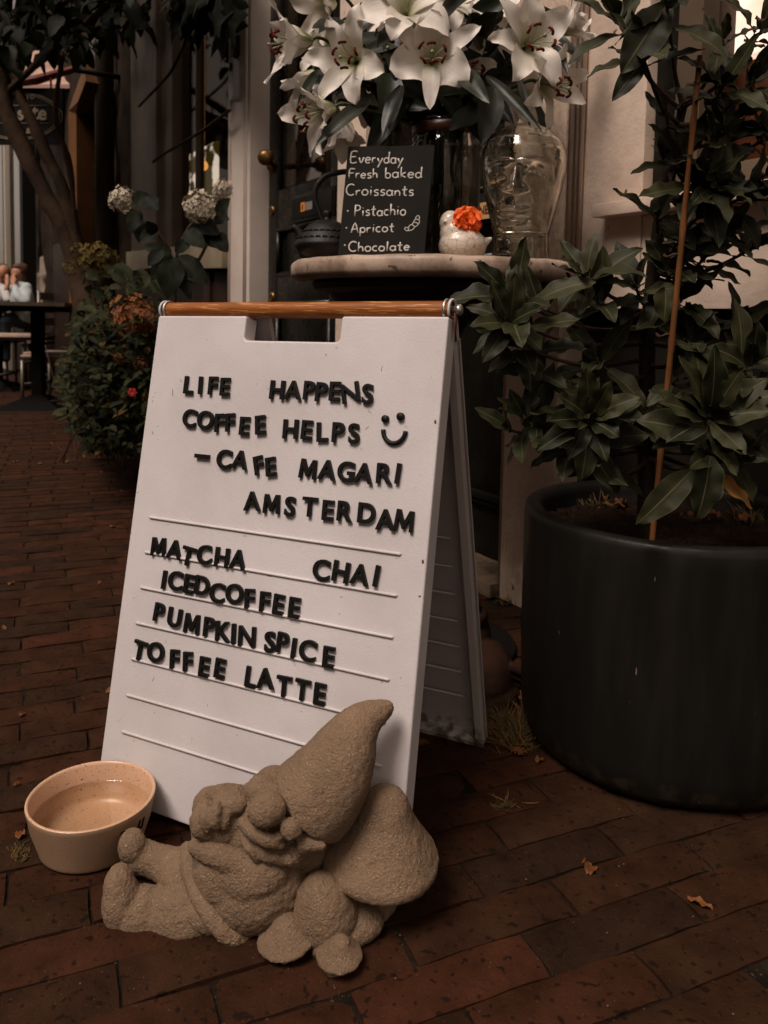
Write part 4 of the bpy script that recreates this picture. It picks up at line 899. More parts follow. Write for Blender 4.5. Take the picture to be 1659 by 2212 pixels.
# ================================================================== tree
tr = thing('street_tree', on_z(190, 925), 'slanting double-stemmed tree over the terrace with dark leaves', 'tree')
bm = BM(); YT = 3.95
def tp(L): return [at(x, y, Y) for x, y, Y in L]
b0 = on_z(196, 930)
t1 = [b0, at(190, 700, YT), at(178, 610, YT), at(140, 500, YT), at(98, 420, YT), at(48, 320, YT), at(14, 235, YT), at(6, 120, YT), at(14, -60, YT), at(22, -200, YT)]
tube(bm, spline(t1, 6), [v.x for v in spline([Vector((q*YT/FPX, 0, 0)) for q in (36, 30, 27, 20, 18, 17, 16, 15, 14, 12)], 6)], 12)
t2 = [at(186, 640, YT), at(168, 540, YT), at(140, 420, YT), at(104, 340, YT), at(70, 260, YT), at(40, 190, YT), at(36, 60, YT), at(60, -100, YT)]
tube(bm, spline(t2, 6), [v.x for v in spline([Vector((q*YT/FPX, 0, 0)) for q in (20, 16, 14, 13, 12, 11, 9, 7)], 6)], 12)
tube(bm, spline(tp([(168, 540, YT), (150, 360, YT-.1), (120, 250, YT-.2), (135, 120, YT-.3)]), 6), 0.012, 8)
tube(bm, spline(tp([(14, 200, YT), (90, 130, YT-.1), (200, 40, YT-.3), (300, -60, YT-.5)]), 6), 0.016, 8)
roughen(bm, ((0.008, 9), (0.003, 40))); fin('trunk', bm, M['tree_bark'], tr)
bm = BM(); rc = random.Random(5)
for _ in range(850):
    x = rc.uniform(-60, 300); y = rc.uniform(-240, 175)
    lim = 98 + 40*noise.noise(Vector((x*.02, 0, 0))) + (30 if x < 120 else 0) - max(0, (x-215))*0.55
    if y > lim: continue
    p = at(x, y, rc.uniform(3.2, 4.5)); d = Vector((rc.uniform(-1, 1), rc.uniform(-1, .3), rc.uniform(-1.2, .1)))
    leaf(bm, p, d, Vector((rc.uniform(-.4, .4), rc.uniform(-.6, .2), 1)), rc.uniform(.07, .14), rc.uniform(.045, .075), droop=.4, rnd=rc, nu=5, nv=2, shape=.8)
fin('crown', bm, M['dark_leaf'], tr)

# vine over the shop window
vn = thing('climbing_vine', wp(2.2, 2.35, 0.1), 'dark broad-leaved climber hanging over the shop window', 'plant')
bm = BM()
def lobed(bm, p, d, up, L, tint):
    lay = vcol(bm); d = d.normalized(); sd_ = d.cross(up).normalized(); un = sd_.cross(d); n = 26; ring = []
    for k in range(n):
        t = 2*pi*k/n; r = L*(0.42 + 0.13*cos(5*t) + 0.05*cos(10*t))*(1.0 - 0.35*(abs(t-pi) < .35)); ring.append(bm.verts.new(p + d*(L*.42 + r*cos(t)) + sd_*(r*sin(t)) + un*(0.06*L*cos(2*t) - 0.2*r*abs(sin(t)))))
    c = bm.verts.new(p + d*L*.42 + un*0.02*L)
    for k in range(n):
        f = bm.faces.new((c, ring[k], ring[(k+1) % n]))
        for l, g in zip(f.loops, (0.02 if k % 5 == 0 else .5, .8, .8)): l[lay] = (tint, g, 0, 1)
rc = random.Random(9)
for _ in range(120):
    x = rc.uniform(255, 500); y = rc.uniform(-160, 60) - (0 if 330 < x < 480 else 12); o = rc.uniform(.06, .30); s_, z_ = wall_at(x, y, o)
    lobed(bm, wp(s_, z_+.06, o), Vector((rc.uniform(-.5, .5), rc.uniform(-.5, 0), -1)), WN + Vector((rc.uniform(-.4, .4), rc.uniform(-.4, .2), .3)), rc.uniform(.13, .21), rc.random())
for x, y in ((425, 62), (405, 45), (455, 30), (480, 22), (376, 30)):
    s_, z_ = wall_at(x, y-22, .12); lobed(bm, wp(s_, z_+.06, .12), Vector((.1, -.1, -1)), WN + Vector((0, -.3, .3)), .20, .8)
fin('foliage', bm, M['dark_leaf'], vn)
bm = BM()
for L in ([(300, 230), (346, 182), (372, 150), (400, 90), (420, 20)], [(330, 350), (350, 335), (395, 308), (440, 280), (496, 238)]):
    tube(bm, spline([wp(*wall_at(x, y, .05), .05) for x, y in L], 5), 0.0065, 8)
fin('stem', bm, M['bark'], vn)

# awning down the street
aw = thing('street_awning', at(90, 150, 6.4), 'pale pink sloping awning seen behind the tree branches', 'awning')
bm = BM(); A_, B_, C_, D_ = at(28, 182, 6.2), at(150, 182, 6.2), at(158, 112, 7.0), at(34, 108, 7.0)
hexa(bm, [q - UPZ*.03 for q in (A_, B_, C_, D_)] + [A_, B_, C_, D_]); fin('cloth', bm, mat('awning_cloth', (0.42, 0.26, 0.20), .8, var=(.30, .18, .14), vscale=4), aw, smooth=False)
for f in (.12, .36, .62, .86):
    bm = BM(); tube(bm, [A_.lerp(B_, f) - UPZ*.05, D_.lerp(C_, f) - UPZ*.05], .022, 6); fin('rib', bm, M['black_metal'], aw)

# added unseen houses behind the camera: they shade the low sky and show in the glass
def opposite(s0, s1, h, o, m, label):
    t = thing('added_house', wp((s0+s1)/2, 0, o), label, 'building', 'added houses shading the low sky')
    wbox('wall', m, [(s0, s1, 0, h, o, o+4)], t, bev=0)
    bm = BM(); hexa(bm, [wp(s0-.1, h, o-.2), wp(s1+.1, h, o-.2), wp(s1+.1, h, o+4.2), wp(s0-.1, h, o+4.2), wp(s0-.1, h+.1, o-.2), wp(s1+.1, h+.1, o-.2), wp((s1+s0)/2+.6, h+1.2, o+3.2), wp((s1+s0)/2-.6, h+1.2, o+3.2)]); fin('roof', bm, M['wall_brick'], t, smooth=False)
    n = int((s1-s0)/1.7)
    for k in range(n):
        sc0 = s0 + (s1-s0)*(k+.5)/n
        for z in (0.6, 3.4, 6.0):
            if z + 1.7 > h: continue
            w = wbox('window', M['far_trim'], [(sc0-.5, sc0+.5, z, z+1.6, o-.04, o-.001)], t, bev=0); wbox('pane', M['far_glass'], [(sc0-.42, sc0+.42, z+.08, z+1.52, o-.05, o-.041)], w, bev=0)
opp1 = mat('opposite_brick', (0.10, 0.055, 0.035), .9, var=(.06, .035, .022), vscale=5); opp2 = mat('opposite_dark_brick', (0.06, 0.042, 0.030), .9, var=(.04, .028, .02), vscale=5)
opposite(-9.0, -3.2, 7.6, 8.5, opp1, 'added red brick house behind the camera, unseen, farthest right'); opposite(-3.15, 2.6, 8.2, 8.5, opp2, 'added dark brick house directly across from the cafe, unseen'); opposite(2.65, 9.0, 7.4, 8.5, opp1, 'added red brick house across from the stone house, unseen'); opposite(9.05, 18.0, 8.0, 8.5, opp2, 'added long dark brick house across from the plaster house, unseen')
# ================================================================== round table by the door
TC = Vector((0.097, 1.545, 0)); TR = 0.2755; TZ = at(945, 571, 1.545).z; TZ = 0.7415
tb = thing('round_table', TC, 'round marble-topped bistro table with dark wooden apron and pedestal', 'table')
bm = BM(); lathe(bm, TC + UPZ*(TZ-0.034), [(0, 0), (TR-0.012, 0), (TR-0.004, 0.004), (TR, 0.010), (TR, 0.026), (TR-0.003, 0.031), (TR-0.008, 0.034), (0, 0.034)], 96)
roughen(bm, ((0.0014, 25), (0.0008, 90))); fin('tabletop', bm, M['marble'], tb, autosm=40)
bm = BM(); lathe(bm, TC + UPZ*(TZ-0.034), [(0, -0.001), (TR*.84, -0.001), (TR*.86, -0.006), (TR*.84, -0.016), (TR*.74, -0.024), (TR*.70, -0.040), (TR*.66, -0.046), (TR*.40, -0.052), (0.06, -0.075), (0.038, -0.12), (0, -0.12)], 64); fin('apron', bm, M['dark_wood'], tb, autosm=35)
bm = BM(); lathe(bm, TC, [(0, 0.0), (0.17, 0.0), (0.17, 0.012), (0.13, 0.03), (0.05, 0.05), (0.03, 0.09), (0.028, 0.5), (0.04, 0.6), (0, 0.6)], 40); fin('pedestal', bm, M['black_metal'], tb, autosm=35)

# chalkboard ------------------------------------------------------------
YB, YTb = 1.405, 1.445
cBL, cBR, cTL, cTR = on_z(728, 571, TZ), None, None, None
cBL = at(728, 570, YB); cBR = at(915, 570, YB - 0.004); cTL = at(752, 316, YTb); cTR = at(940, 313, YTb - 0.004)
dzb = TZ + 0.001 - min(cBL.z, cBR.z)
ch = thing('chalkboard', (cBL + cBR)/2, 'small black chalkboard listing everyday fresh baked croissants in white handwriting', 'menu board')
cn = (cBR - cBL).cross(cTL - cBL).normalized()
bm = BM(); hexa(bm, [cBL - cn*0.004, cBR - cn*0.004, cTR - cn*0.004, cTL - cn*0.004, cBL, cBR, cTR, cTL]); bmesh.ops.bevel(bm, geom=list(bm.edges), offset=0.0012, segments=2, affect='EDGES'); fin('board', bm, M['board'], ch, autosm=40)
bm = BM(); m_ = (cTL + cTR)/2*0.8 + (cBL+cBR)/2*0.2 - cn*0.005; ft = m_ - cn*0.075; ft.z = TZ + 0.003; boxaxes(bm, (m_ + ft)/2, (cBR-cBL).normalized(), (ft-m_).normalized(), ((cBR-cBL).cross(ft-m_)).normalized(), 0.012, (ft-m_).length/2, 0.0015); fin('easel_leg', bm, M['dark_wood'], ch, smooth=False)
def arc(cx, cy, rx, ry, a0, a1, n=10): return [(cx + rx*cos(radians(a0 + (a1-a0)*i/n)), cy + ry*sin(radians(a0 + (a1-a0)*i/n))) for i in range(n+1)]
HW = {
 'E': (.55, [[(.52, 1), (.04, .98), (0, 0), (.5, .03)], [(.02, .52), (.42, .54)]]), 'v': (.42, [[(0, .5), (.19, 0), (.40, .52)]]),
 'e': (.42, [[(.02, .27), (.38, .29)] + arc(.2, .26, .2, .25, 10, 320, 12)]), 'r': (.32, [[(.02, .5), (.03, 0)], [(.03, .28), (.12, .45), (.30, .48)]]),
 'y': (.42, [[(0, .5), (.19, .06)], [(.42, .52), (.22, .05), (.04, -.36)]]), 'd': (.45, [arc(.2, .24, .2, .24, 20, 380, 14), [(.42, 1), (.40, .3), (.44, 0)]]),
 'a': (.45, [arc(.2, .24, .2, .24, 40, 400, 14), [(.40, .5), (.39, .15), (.45, 0)]]), 'F': (.5, [[(.52, .97), (.06, .95), (.04, 0)], [(-.04, .52), (.42, .54)]]),
 's': (.34, [[(.32, .46), (.2, .52), (.06, .46), (.05, .34), (.18, .27), (.30, .2), (.30, .07), (.17, 0), (.02, .05)]]), 'h': (.42, [[(.03, 1), (.03, 0)], [(.03, .3), (.16, .49), (.32, .44), (.37, .25), (.38, 0)]]),
 'b': (.42, [[(.03, 1), (.03, 0)], arc(.21, .24, .18, .24, 180, -180, 14)]), 'k': (.42, [[(.03, 1), (.03, 0)], [(.36, .5), (.06, .24), (.40, 0)]]),
 'C': (.58, [arc(.34, .5, .34, .5, 50, 310, 16)]), 'o': (.44, [arc(.21, .25, .21, .26, 90, 450, 16)]), 'i': (.16, [[(.06, .5), (.07, 0)], [(.07, .72), (.085, .76)]]),
 'n': (.42, [[(.03, .5), (.03, 0)], [(.03, .28), (.16, .48), (.31, .44), (.36, .25), (.37, 0)]]), 't': (.36, [[(.17, .92), (.15, .15), (.24, 0), (.32, .04)], [(-.02, .56), (.36, .60)]]),
 'P': (.5, [[(.06, 1), (.03, 0)], [(.02, .97)] + arc(.2, .74, .26, .24, 80, -90, 8) + [(.06, .46)]]), 'c': (.36, [arc(.2, .25, .2, .26, 55, 310, 12)]),
 'A': (.56, [[(0, 0), (.27, 1), (.54, 0)], [(.10, .36), (.46, .38)]]), 'p': (.42, [[(.03, .5), (.03, -.4)], arc(.21, .25, .19, .25, 180, -180, 14)]), 'l': (.16, [[(.06, 1.02), (.06, 0)]]),
}
def cpt(x, y): return on_plane(x, y, cBL, cn)
def write(txt, x0, x1, yb, yb1, cap):
    """handwriting between crop pixels x0..x1 on a baseline from yb to yb1; cap = capital height in crop pixels"""
    adv = [HW[c][0] + .13 for c in txt]; tot = sum(adv) - .13; k = (x1-x0)/tot; x = x0; bm = BM()
    fx = lambda X: 540 + .4557*X; fy = lambda Y: 270 + .4557*Y
    for i, c in enumerate(txt):
        jit = R_.uniform(-1.5, 1.5); sc_ = R_.uniform(.94, 1.06)
        for st in HW[c][1]:
            L = [cpt(fx(x + u*k + v*cap*0.06), fy(yb + (yb1-yb)*((x-x0)/max(x1-x0, 1)) + jit - v*cap*sc_)) + cn*0.0006 for u, v in st]
            if len(L) > 2: L = spline(L, 3)
            tube(bm, L, [0.00130*(0.85 + 0.3*R_.random()) for _ in L], 7, flat=0.4, nrm=cn)
        x += adv[i]*k
    fin('lettering', bm, M['chalk'], ch)
write('Everyday', 478, 724, 180, 186, 52); write('Fresh', 468, 604, 253, 252, 46); write('baked', 640, 814, 252, 250, 50); write('Croissants', 456, 775, 334, 336, 50)
write('Pistachio', 495, 738, 432, 428, 52); write('Apricot', 480, 682, 512, 506, 44); write('Chocolate', 468, 756, 600, 596, 46)
bm = BM()
for x, y in ((464, 408), (457, 488), (450, 570)): lathe(bm, cpt(540+.4557*x, 270+.4557*y), [(0.0017, 0), (0.0014, 0.0008), (0, 0.0010)], 10, cn)
dd = [[(738, 500), (733, 492), (742, 486), (752, 492), (748, 502), (738, 500)], [(752, 490), (756, 478), (768, 474), (780, 484), (768, 498), (750, 502)], [(768, 474), (774, 464), (790, 464), (796, 474), (780, 484)], [(774, 464), (782, 450), (796, 448), (804, 458), (796, 474)], [(784, 450), (788, 436), (798, 430), (804, 440), (800, 450)]]
for L in dd: tube(bm, spline([cpt(540+.4557*x, 270+.4557*y) + cn*0.0006 for x, y in L], 4), 0.0008, 6, flat=0.4, nrm=cn)
fin('croissant_drawing', bm, M['chalk'], ch)

# teapot ----------------------------------------------------------------
tp_c = at(706, 545, 1.50); tp_c.z = TZ
tea = thing('teapot', tp_c, 'black cast-iron teapot with arched handle half hidden behind the chalkboard', 'teapot')
bm = BM(); lathe(bm, tp_c, [(0, 0.001), (0.034, 0.001), (0.036, 0.004), (0.048, 0.012), (0.057, 0.024), (0.060, 0.029), (0.0585, 0.033), (0.050, 0.047), (0.040, 0.060), (0.034, 0.066), (0.030, 0.068), (0.018, 0.074), (0.007, 0.077), (0.006, 0.082), (0.009, 0.087), (0.006, 0.093), (0, 0.094)], 48); fin('body', bm, M['iron'], tea)
bm = BM(); sx = lambda x, y: at(x, y, 1.495)
tube(bm, spline([sx(684, 556), sx(668, 552), sx(656, 535), sx(650, 510), sx(642, 496), sx(633, 490)], 5), [v.x for v in spline([Vector((q, 0, 0)) for q in (.020, .017, .012, .009, .0075, .007)], 5)], 14); fin('spout', bm, M['iron'], tea)
bm = BM(); tube(bm, spline([sx(699, 484), sx(690, 462), sx(680, 430), sx(684, 402), sx(702, 382), sx(726, 374), sx(752, 372), sx(782, 390), sx(795, 430), sx(780, 480)], 6), 0.0052, 10); fin('handle', bm, M['iron'], tea)
bm = BM()
for k in range(28):
    a = 2*pi*k/28
    for (r, z) in ((0.055, 0.040), (0.046, 0.052)):
        a2 = a + (0.1 if z > .05 else 0); c = tp_c + Vector((r*cos(a2), r*sin(a2), z)); tube(bm, [c + Vector((-sin(a2), cos(a2), 0))*q*0.004 + UPZ*(0.003*cos(q*1.5)) for q in (-1, -.5, 0, .5, 1)], 0.0012, 6)
fin('relief_pattern', bm, M['iron'], tea)

# glass jar -------------------------------------------------------------
jc = at(962, 420, 1.66); jc.z = TZ + 0.001; JR = 0.0700; jtop = at(962, 262, 1.64).z; JH = jtop - jc.z
jar = thing('glass_jar', jc, 'tall clear glass jar of water holding the lily stems', 'vase')
bm = BM(); w = 0.0035
lathe(bm, jc, [(0, 0), (JR*.92, 0), (JR*.99, 0.006), (JR, 0.014), (JR, JH*.80), (JR*1.07, JH*.815), (JR*1.08, JH*.84), (JR*1.0, JH*.865), (JR*.97, JH*.90), (JR*.99, JH*.985), (JR*.975, JH), (JR*.94, JH), (JR*.925, JH*.985), (JR*.92, JH*.88), (JR-w, JH*.82), (JR-w, 0.018), (JR*.9, 0.010), (0, 0.010)], 64); fin('jar_wall', bm, M['clear'], jar)
bm = BM(); lathe(bm, jc, [(0, 0.0102), (JR*.88, 0.0102), (JR-w-0.0004, 0.019), (JR-w-0.0004, JH*.55), (0, JH*.55)], 48); fin('water', bm, M['water'], jar)
bm = BM(); lathe(bm, jc, [(JR*.985, JH*.905), (JR*1.0, JH*.907), (JR*1.0, JH*.975), (JR*.985, JH*.977)], 64); fin('rim_band', bm, mat('brown_band', (0.10, 0.030, 0.012), 0.35, var=(0.05, 0.016, 0.008), vscale=20, stretch=(1, 1, 6)), jar)

# crackle bird ----------------------------------------------------------
bc_ = at(998, 535, 1.46); bc_.z = TZ
bird = thing('ceramic_bird', bc_, 'cream crackle-glazed ceramic bird figurine on the table edge', 'figurine')
Yb = 1.46
bm = BM(); Z = lambda x, y: at(x, y, Yb)
b0 = Z(999, 531); ball(bm, b0, pxr(52, Yb), pxr(46, Yb), pxr(40, Yb)); ball(bm, Z(984, 505), pxr(34, Yb), pxr(33, Yb), pxr(34, Yb)); ball(bm, Z(973, 482), pxr(24, Yb), pxr(24, Yb), pxr(27, Yb))
tube(bm, [Z(1025, 535), Z(1045, 524), Z(1063, 514)], [pxr(24, Yb), pxr(15, Yb), pxr(5, Yb)], 16, flat=.7, nrm=UPZ)
q = Z(962, 480); tube(bm, [q, q + Vector((-0.004, -0.024, -0.002))], [0.006, 0.001], 10)
lathe(bm, bc_, [(0, 0.0005), (0.026, 0.0005), (0.032, 0.006), (0.03, 0.014), (0, 0.02)], 30)
b = remeshed(bm, 0.0022, 6); fin('body', b, M['crackle'], bird)
fl = thing('orange_flower', Z(1010, 482) + Vector((0, -0.025, 0)), 'bright orange crepe-petalled flower tucked on the ceramic bird', 'flower')
bm = BM(); fc = Z(1006, 480) + Vector((0, -0.024, 0)); rf = random.Random(3)
for k in range(13):
    a = 2*pi*k/8 + rf.uniform(-.2, .2) + (k > 7)*.4; inn = k > 7; d = Vector((cos(a), rf.uniform(-.9, -.5) if inn else rf.uniform(-.25, .0), sin(a)*0.95)); leaf(bm, fc, d, Vector((-.15*cos(a), -1, 0.2)), rf.uniform(.016, .020) if inn else rf.uniform(.024, .029), rf.uniform(.020, .026) if inn else rf.uniform(.026, .032), droop=rf.uniform(-.2, .5), wave=.14, rnd=rf, shape=2.1, fold=.06, nu=14, nv=8)
fin('petals', bm, M['orange_petal'], fl)

# glass head ------------------------------------------------------------
hc = at(1128, 420, 1.535); hc.z = TZ + 0.001; Yh = 1.535
gh = thing('glass_mannequin', hc, 'clear glass mannequin head with closed lips standing on the round table', 'glass head')
def head_mesh(inset):
    bm = BM(); fwd = Vector((-0.30, -0.95, 0)).normalized(); sd = UPZ.cross(fwd).normalized()      # face looks to the viewer, slightly left
    H = at(1130, 268, Yh).z - hc.z; n = 120; rows = 120; g = []
    prof = [(0.0, .056, .056), (.02, .0565, .0565), (.10, .0525, .0525), (.19, .0510, .0515), (.225, .0515, .055), (.255, .0535, .066), (.30, .0560, .074), (.38, .0615, .080), (.46, .0670, .084), (.55, .0730, .087), (.64, .0775, .089), (.73, .0800, .090), (.80, .0780, .087), (.87, .0705, .078), (.93, .0550, .060), (.97, .0360, .039), (.99, .0210, .023), (1.0, .004, .004)]
    def pr(t):
        for a, b in zip(prof[:-1], prof[1:]):
            if t <= b[0]:
                u = (t-a[0])/(b[0]-a[0]); u = u*u*(3-2*u) if False else u; return a[1]+(b[1]-a[1])*u, a[2]+(b[2]-a[2])*u
        return prof[-1][1:]
    G = lambda x, m, s: math.exp(-((x-m)/s)**2)
    for i in range(rows+1):
        t = i/rows
        if t > .9: t = .9 + .1*sin((t-.9)/.1*pi/2)
        rx, ry = pr(t); z = H*t; row = []
        for k in range(n):
            a = 2*pi*k/n; x = sin(a); y = cos(a); f = max(0.0, y)                       # y>0 is the face
            px_, py_ = rx*x, ry*y
            if True:
                lx = px_
                face = 0.0
                nose = G(lx, 0, .0065 + .0085*G(t, .495, .035))*(max(0, min(1, (.675-t)/.17)) if t > .485 else G(t, .485, .012))*0.026
                brow = G(t, .675 + .012*G(abs(lx), .027, .02), .014)*G(abs(lx), .027, .020)*0.008
                eyes = -G(t, .628, .030)*G(abs(lx), .027, .017)*0.015 + G(t, .624, .017)*G(abs(lx), .028, .013)*0.010
                lid = -0.006*G(t, .612 - 180*(abs(lx)-.028)**2, .006)*G(abs(lx), .028, .012)
                lips = G(lx, 0, .019)*(G(t, .372, .013) + .9*G(t, .338, .014))*0.009 - G(lx, 0, .022)*G(t, .356, .006)*.006
                chin = G(lx, 0, .022)*G(t, .268, .026)*0.007; dent = -G(lx, 0, .02)*G(t, .308, .011)*.004
                cheek = G(abs(lx), .040, .02)*G(t, .52, .06)*.004; side = -G(abs(lx), .034, .012)*G(t, .40, .05)*.003
                philtrum = -G(lx, 0, .004)*G(t, .405, .012)*.002
                if inset: nose = brow = eyes = lid = lips = chin = dent = cheek = side = philtrum = 0.0
                py_ += (nose + brow + eyes + lid + lips + chin + dent + cheek + side + philtrum)*min(1, f*1.6)
                back = max(0, -y); py_ -= back*.010*G(t, .7, .18)
                neck = -0.007*G(t, .222, .010)*f; py_ += neck
            if inset: px_ *= inset; py_ = py_*inset - .002*f
            row.append(bm.verts.new(hc + sd*px_ + fwd*py_ + UPZ*(z if inset == 0 else 0.007 + z*.958)))
        g.append(row)
    for A, B in zip(g[:-1], g[1:]):
        for k in range(n):
            k2 = (k+1) % n; bm.faces.new((A[k], A[k2], B[k2], B[k]))
    bm.faces.new(g[0][::-1]); bm.faces.new(g[-1]); bmesh.ops.recalc_face_normals(bm, faces=bm.faces); return bm
bm = head_mesh(0); b2 = head_mesh(0.885); bmesh.ops.reverse_faces(b2, faces=b2.faces)
me = bpy.data.meshes.new('t'); b2.to_mesh(me); bm.from_mesh(me); b2.free(); bpy.data.meshes.remove(me)
fin('head_shell', bm, M['head_glass'], gh)

# ================================================================== lilies
FV = Vector((0, -1, 0))
def petal(bm, c, axis, rad, L, Wd, a0, a1, wave, tw, rnd, pw=1.0):
    """petal leaving c: starts at angle a0 from the axis, ends at a1; rad = outward direction"""
    lay = vcol(bm); nu, nv = 12, 6; side = axis.cross(rad).normalized(); q = Vector(c); rows = []; ph = rnd.random()*6; fr = rnd.uniform(1.6, 2.6)
    for i in range(nu+1):
        u = i/nu; a = a0 + (a1-a0)*(u**pw); d = axis*cos(a) + rad*sin(a); nrm = axis*sin(a) - rad*cos(a)
        if i: q = q + d*(L/nu)
        w = Wd*0.5*(0.14 + 0.86*sin(pi*min(1.0, u*0.93+0.05)**0.95)**0.8) if i < nu else 0.0008
        s2 = side*cos(tw*u) + nrm*sin(tw*u); row = []
        for j in range(nv+1):
            v = -1 + 2*j/nv; wv = wave*Wd*sin(fr*2*pi*u + ph + (2.0 if v > 0 else 0))*v*v*u
            row.append((bm.verts.new(q + s2*(w*v) - nrm*(-0.20*w*v*v) * (1.0) + nrm*(wv - 0.05*Wd*(1-abs(v))*0.5)), u, abs(v)))
        rows.append(row)
    for i in range(nu):
        for j in range(nv):
            A, B, C_, E_ = rows[i][j], rows[i][j+1], rows[i+1][j+1], rows[i+1][j]
            f = bm.faces.new((A[0], B[0], C_[0], E_[0]))
            for l, vv in zip(f.loops, (A, B, C_, E_)): l[lay] = (min(1, vv[1]*2.2), vv[2], 0, 1)
JT = jc + UPZ*JH
def lily(label, x, y, Y, axis, size, spec, roll=0.0, stamens=True, openness=1.0, seed=0):
    """spec: list of (screen angle in degrees, length factor, width factor, end angle) per petal, or None"""
    size *= 0.91; rnd = random.Random(100+seed); c = at(x, y, Y); axis = Vector(axis).normalized()
    root = thing('lily', c, label, 'flower', 'white lilies in the glass jar')
    ea = axis.orthogonal().normalized(); 
    # frame whose first axis points to picture right
    ea = (_r - axis*_r.dot(axis)); ea = ea.normalized() if ea.length > .15 else (_u - axis*_u.dot(axis)).normalized(); eb = axis.cross(ea); 
    if eb.dot(_u) < 0: eb = -eb
    base = c - axis*size*0.42
    for k in range(6):
        if spec and k < len(spec): ang, lf, wf, a1 = spec[k]
        else: ang, lf, wf, a1 = 60*k + roll + rnd.uniform(-8, 8), rnd.uniform(.92, 1.05), 1.0 if k % 2 else .78, 105
        rad = ea*cos(radians(ang)) + eb*sin(radians(ang)); bm = BM()
        petal(bm, base + rad*0.004 + axis*(0.0012 if k % 2 else 0.0), axis, rad, size*1.28*lf, size*(0.72 if k % 2 == 0 else 0.60)*wf, radians(13), radians(a1*openness + rnd.uniform(2, 14)), 0.15, rnd.uniform(-.35, .35), rnd, pw=0.85)
        fin('petal', bm, M['petal'], root)
    if stamens:
        dn = (Vector((0, 0, -1)) - axis*(-axis.z)); dn = dn.normalized()*0.25 if dn.length > .1 else Vector((0, 0, 0))
        for k in range(6):
            a = radians(60*k + 30 + roll + rnd.uniform(-14, 14)); rad = ea*cos(a) + eb*sin(a) + dn*.6; sp_ = rnd.uniform(.22, .42); l = size*rnd.uniform(.88, 1.02)
            pts = [base + axis*0.01, base + axis*l*.5 + rad*l*sp_*.22, base + axis*l*.85 + rad*l*sp_*.62, base + axis*l*1.02 + rad*l*sp_*.95]
            bm = BM(); tube(bm, spline(pts, 4), 0.0010, 6); st = fin('stamen', bm, M['filament'], root)
            bm = BM(); tip = pts[-1]; t = (eb*cos(a) - ea*sin(a)); al = 0.0062; tube(bm, spline([tip - t*al + axis*-.0035, tip - t*al*.5 + axis*.0012, tip + axis*.002, tip + t*al*.5 + axis*.0012, tip + t*al + axis*-.0035], 3), 0.0025, 8); fin('anther', bm, M['anther'], st)
        bm = BM(); pts = [base + axis*0.01, base + axis*size*.6 + dn*size*.06, base + axis*size*1.12 + dn*size*.30]; tube(bm, spline(pts, 5), 0.0016, 8); ball(bm, pts[-1], 0.0036, seg=10, ring=8); fin('pistil', bm, mat('pistil_%d' % seed, (0.17, 0.19, 0.09), .5) if seed == 0 else bpy.data.materials['pistil_0'], root)
    tgt = JT + Vector((rnd.uniform(-.03, .03), rnd.uniform(-.03, .03), -0.02)); bot = jc + Vector((rnd.uniform(-.045, .045), rnd.uniform(-.045, .045), 0.02))
    bm = BM(); tube(bm, spline([base + axis*0.004, base - axis*0.03, (base - axis*0.05)*.45 + tgt*.55 + Vector((0, .015, .0)), tgt, bot], 8), 0.0032, 8); fin('stem', bm, M['stem'], root)
    return root
lily('lily in profile facing the door, leftmost in the bouquet', 640, 90, 1.49, (-0.93, -0.28, -0.10), 0.078, [(95, 1.15, .75, 62), (35, .9, 1.0, 50), (150, 1.0, .9, 55), (215, 1.0, .8, 62), (270, 1.25, .75, 50), (325, 1.0, 1.0, 55)], openness=1.0, seed=0)
lily('lily with two upright narrow petals beside the leftmost flower', 757, 128, 1.46, (-0.30, -0.93, -0.12), 0.078, [(76, 1.18, .78, 90), (120, .98, .85, 92), (176, 1.12, .75, 95), (232, 1.22, .78, 92), (280, 1.05, .85, 85), (338, .85, 1.25, 95)], seed=1)
lily('wide open lily facing straight out above the chalkboard', 933, 124, 1.45, (-0.04, -0.99, -0.02), 0.078, [(92, 1.0, 1.25, 90), (140, 1.05, .8, 98), (197, 1.02, 1.4, 88), (268, 1.15, .75, 92), (325, 1.02, 1.4, 88), (30, 1.22, .8, 98)], seed=2)
lily('lily with drooping petals at the very top of the bouquet', 880, 6, 1.45, (0.05, -0.86, 0.42), 0.082, [(205, 1.15, 1.25, 104), (250, 1.0, 1.1, 112), (318, 1.15, .95, 112), (15, 1.0, 1.0, 90), (90, 1.0, 1.0, 70), (150, 1.0, 1.0, 90)], seed=3)
lily('small lily turned down to the left at the top edge', 700, 14, 1.54, (-0.60, -0.50, -0.45), 0.070, [(180, 1.1, .8, 70), (235, 1.1, .8, 80), (290, 1.0, .8, 70), (120, 1.0, .9, 60), (60, 1, .9, 55), (0, 1, .9, 50)], seed=4, stamens=False)
lily('large lily with a curled upper petal above the glass head', 1148, 92, 1.44, (0.26, -0.95, 0.02), 0.080, [(98, 1.1, .9, 82), (140, 1.25, .85, 90), (182, 1.05, .75, 95), (240, 1.05, 1.2, 88), (300, 1.12, .95, 86), (40, 1.1, 1.2, 80)], seed=5)
lily('lily facing down to the right over the glass head', 1186, 182, 1.46, (0.66, -0.70, -0.24), 0.070, [(15, 1.15, .85, 62), (75, 1.0, .85, 80), (140, .95, 1.0, 95), (205, .95, 1.0, 100), (265, 1.15, .7, 100), (330, 1.15, .95, 58)], seed=6)
lily('low lily opening left just above the chalkboard', 692, 240, 1.45, (-0.82, -0.45, -0.30), 0.075, [(190, 1.15, .95, 40), (120, .9, .75, 55), (60, .9, .8, 60), (260, 1.15, .7, 85), (310, 1.1, .9, 70), (0, 1.0, .9, 70)], seed=7)
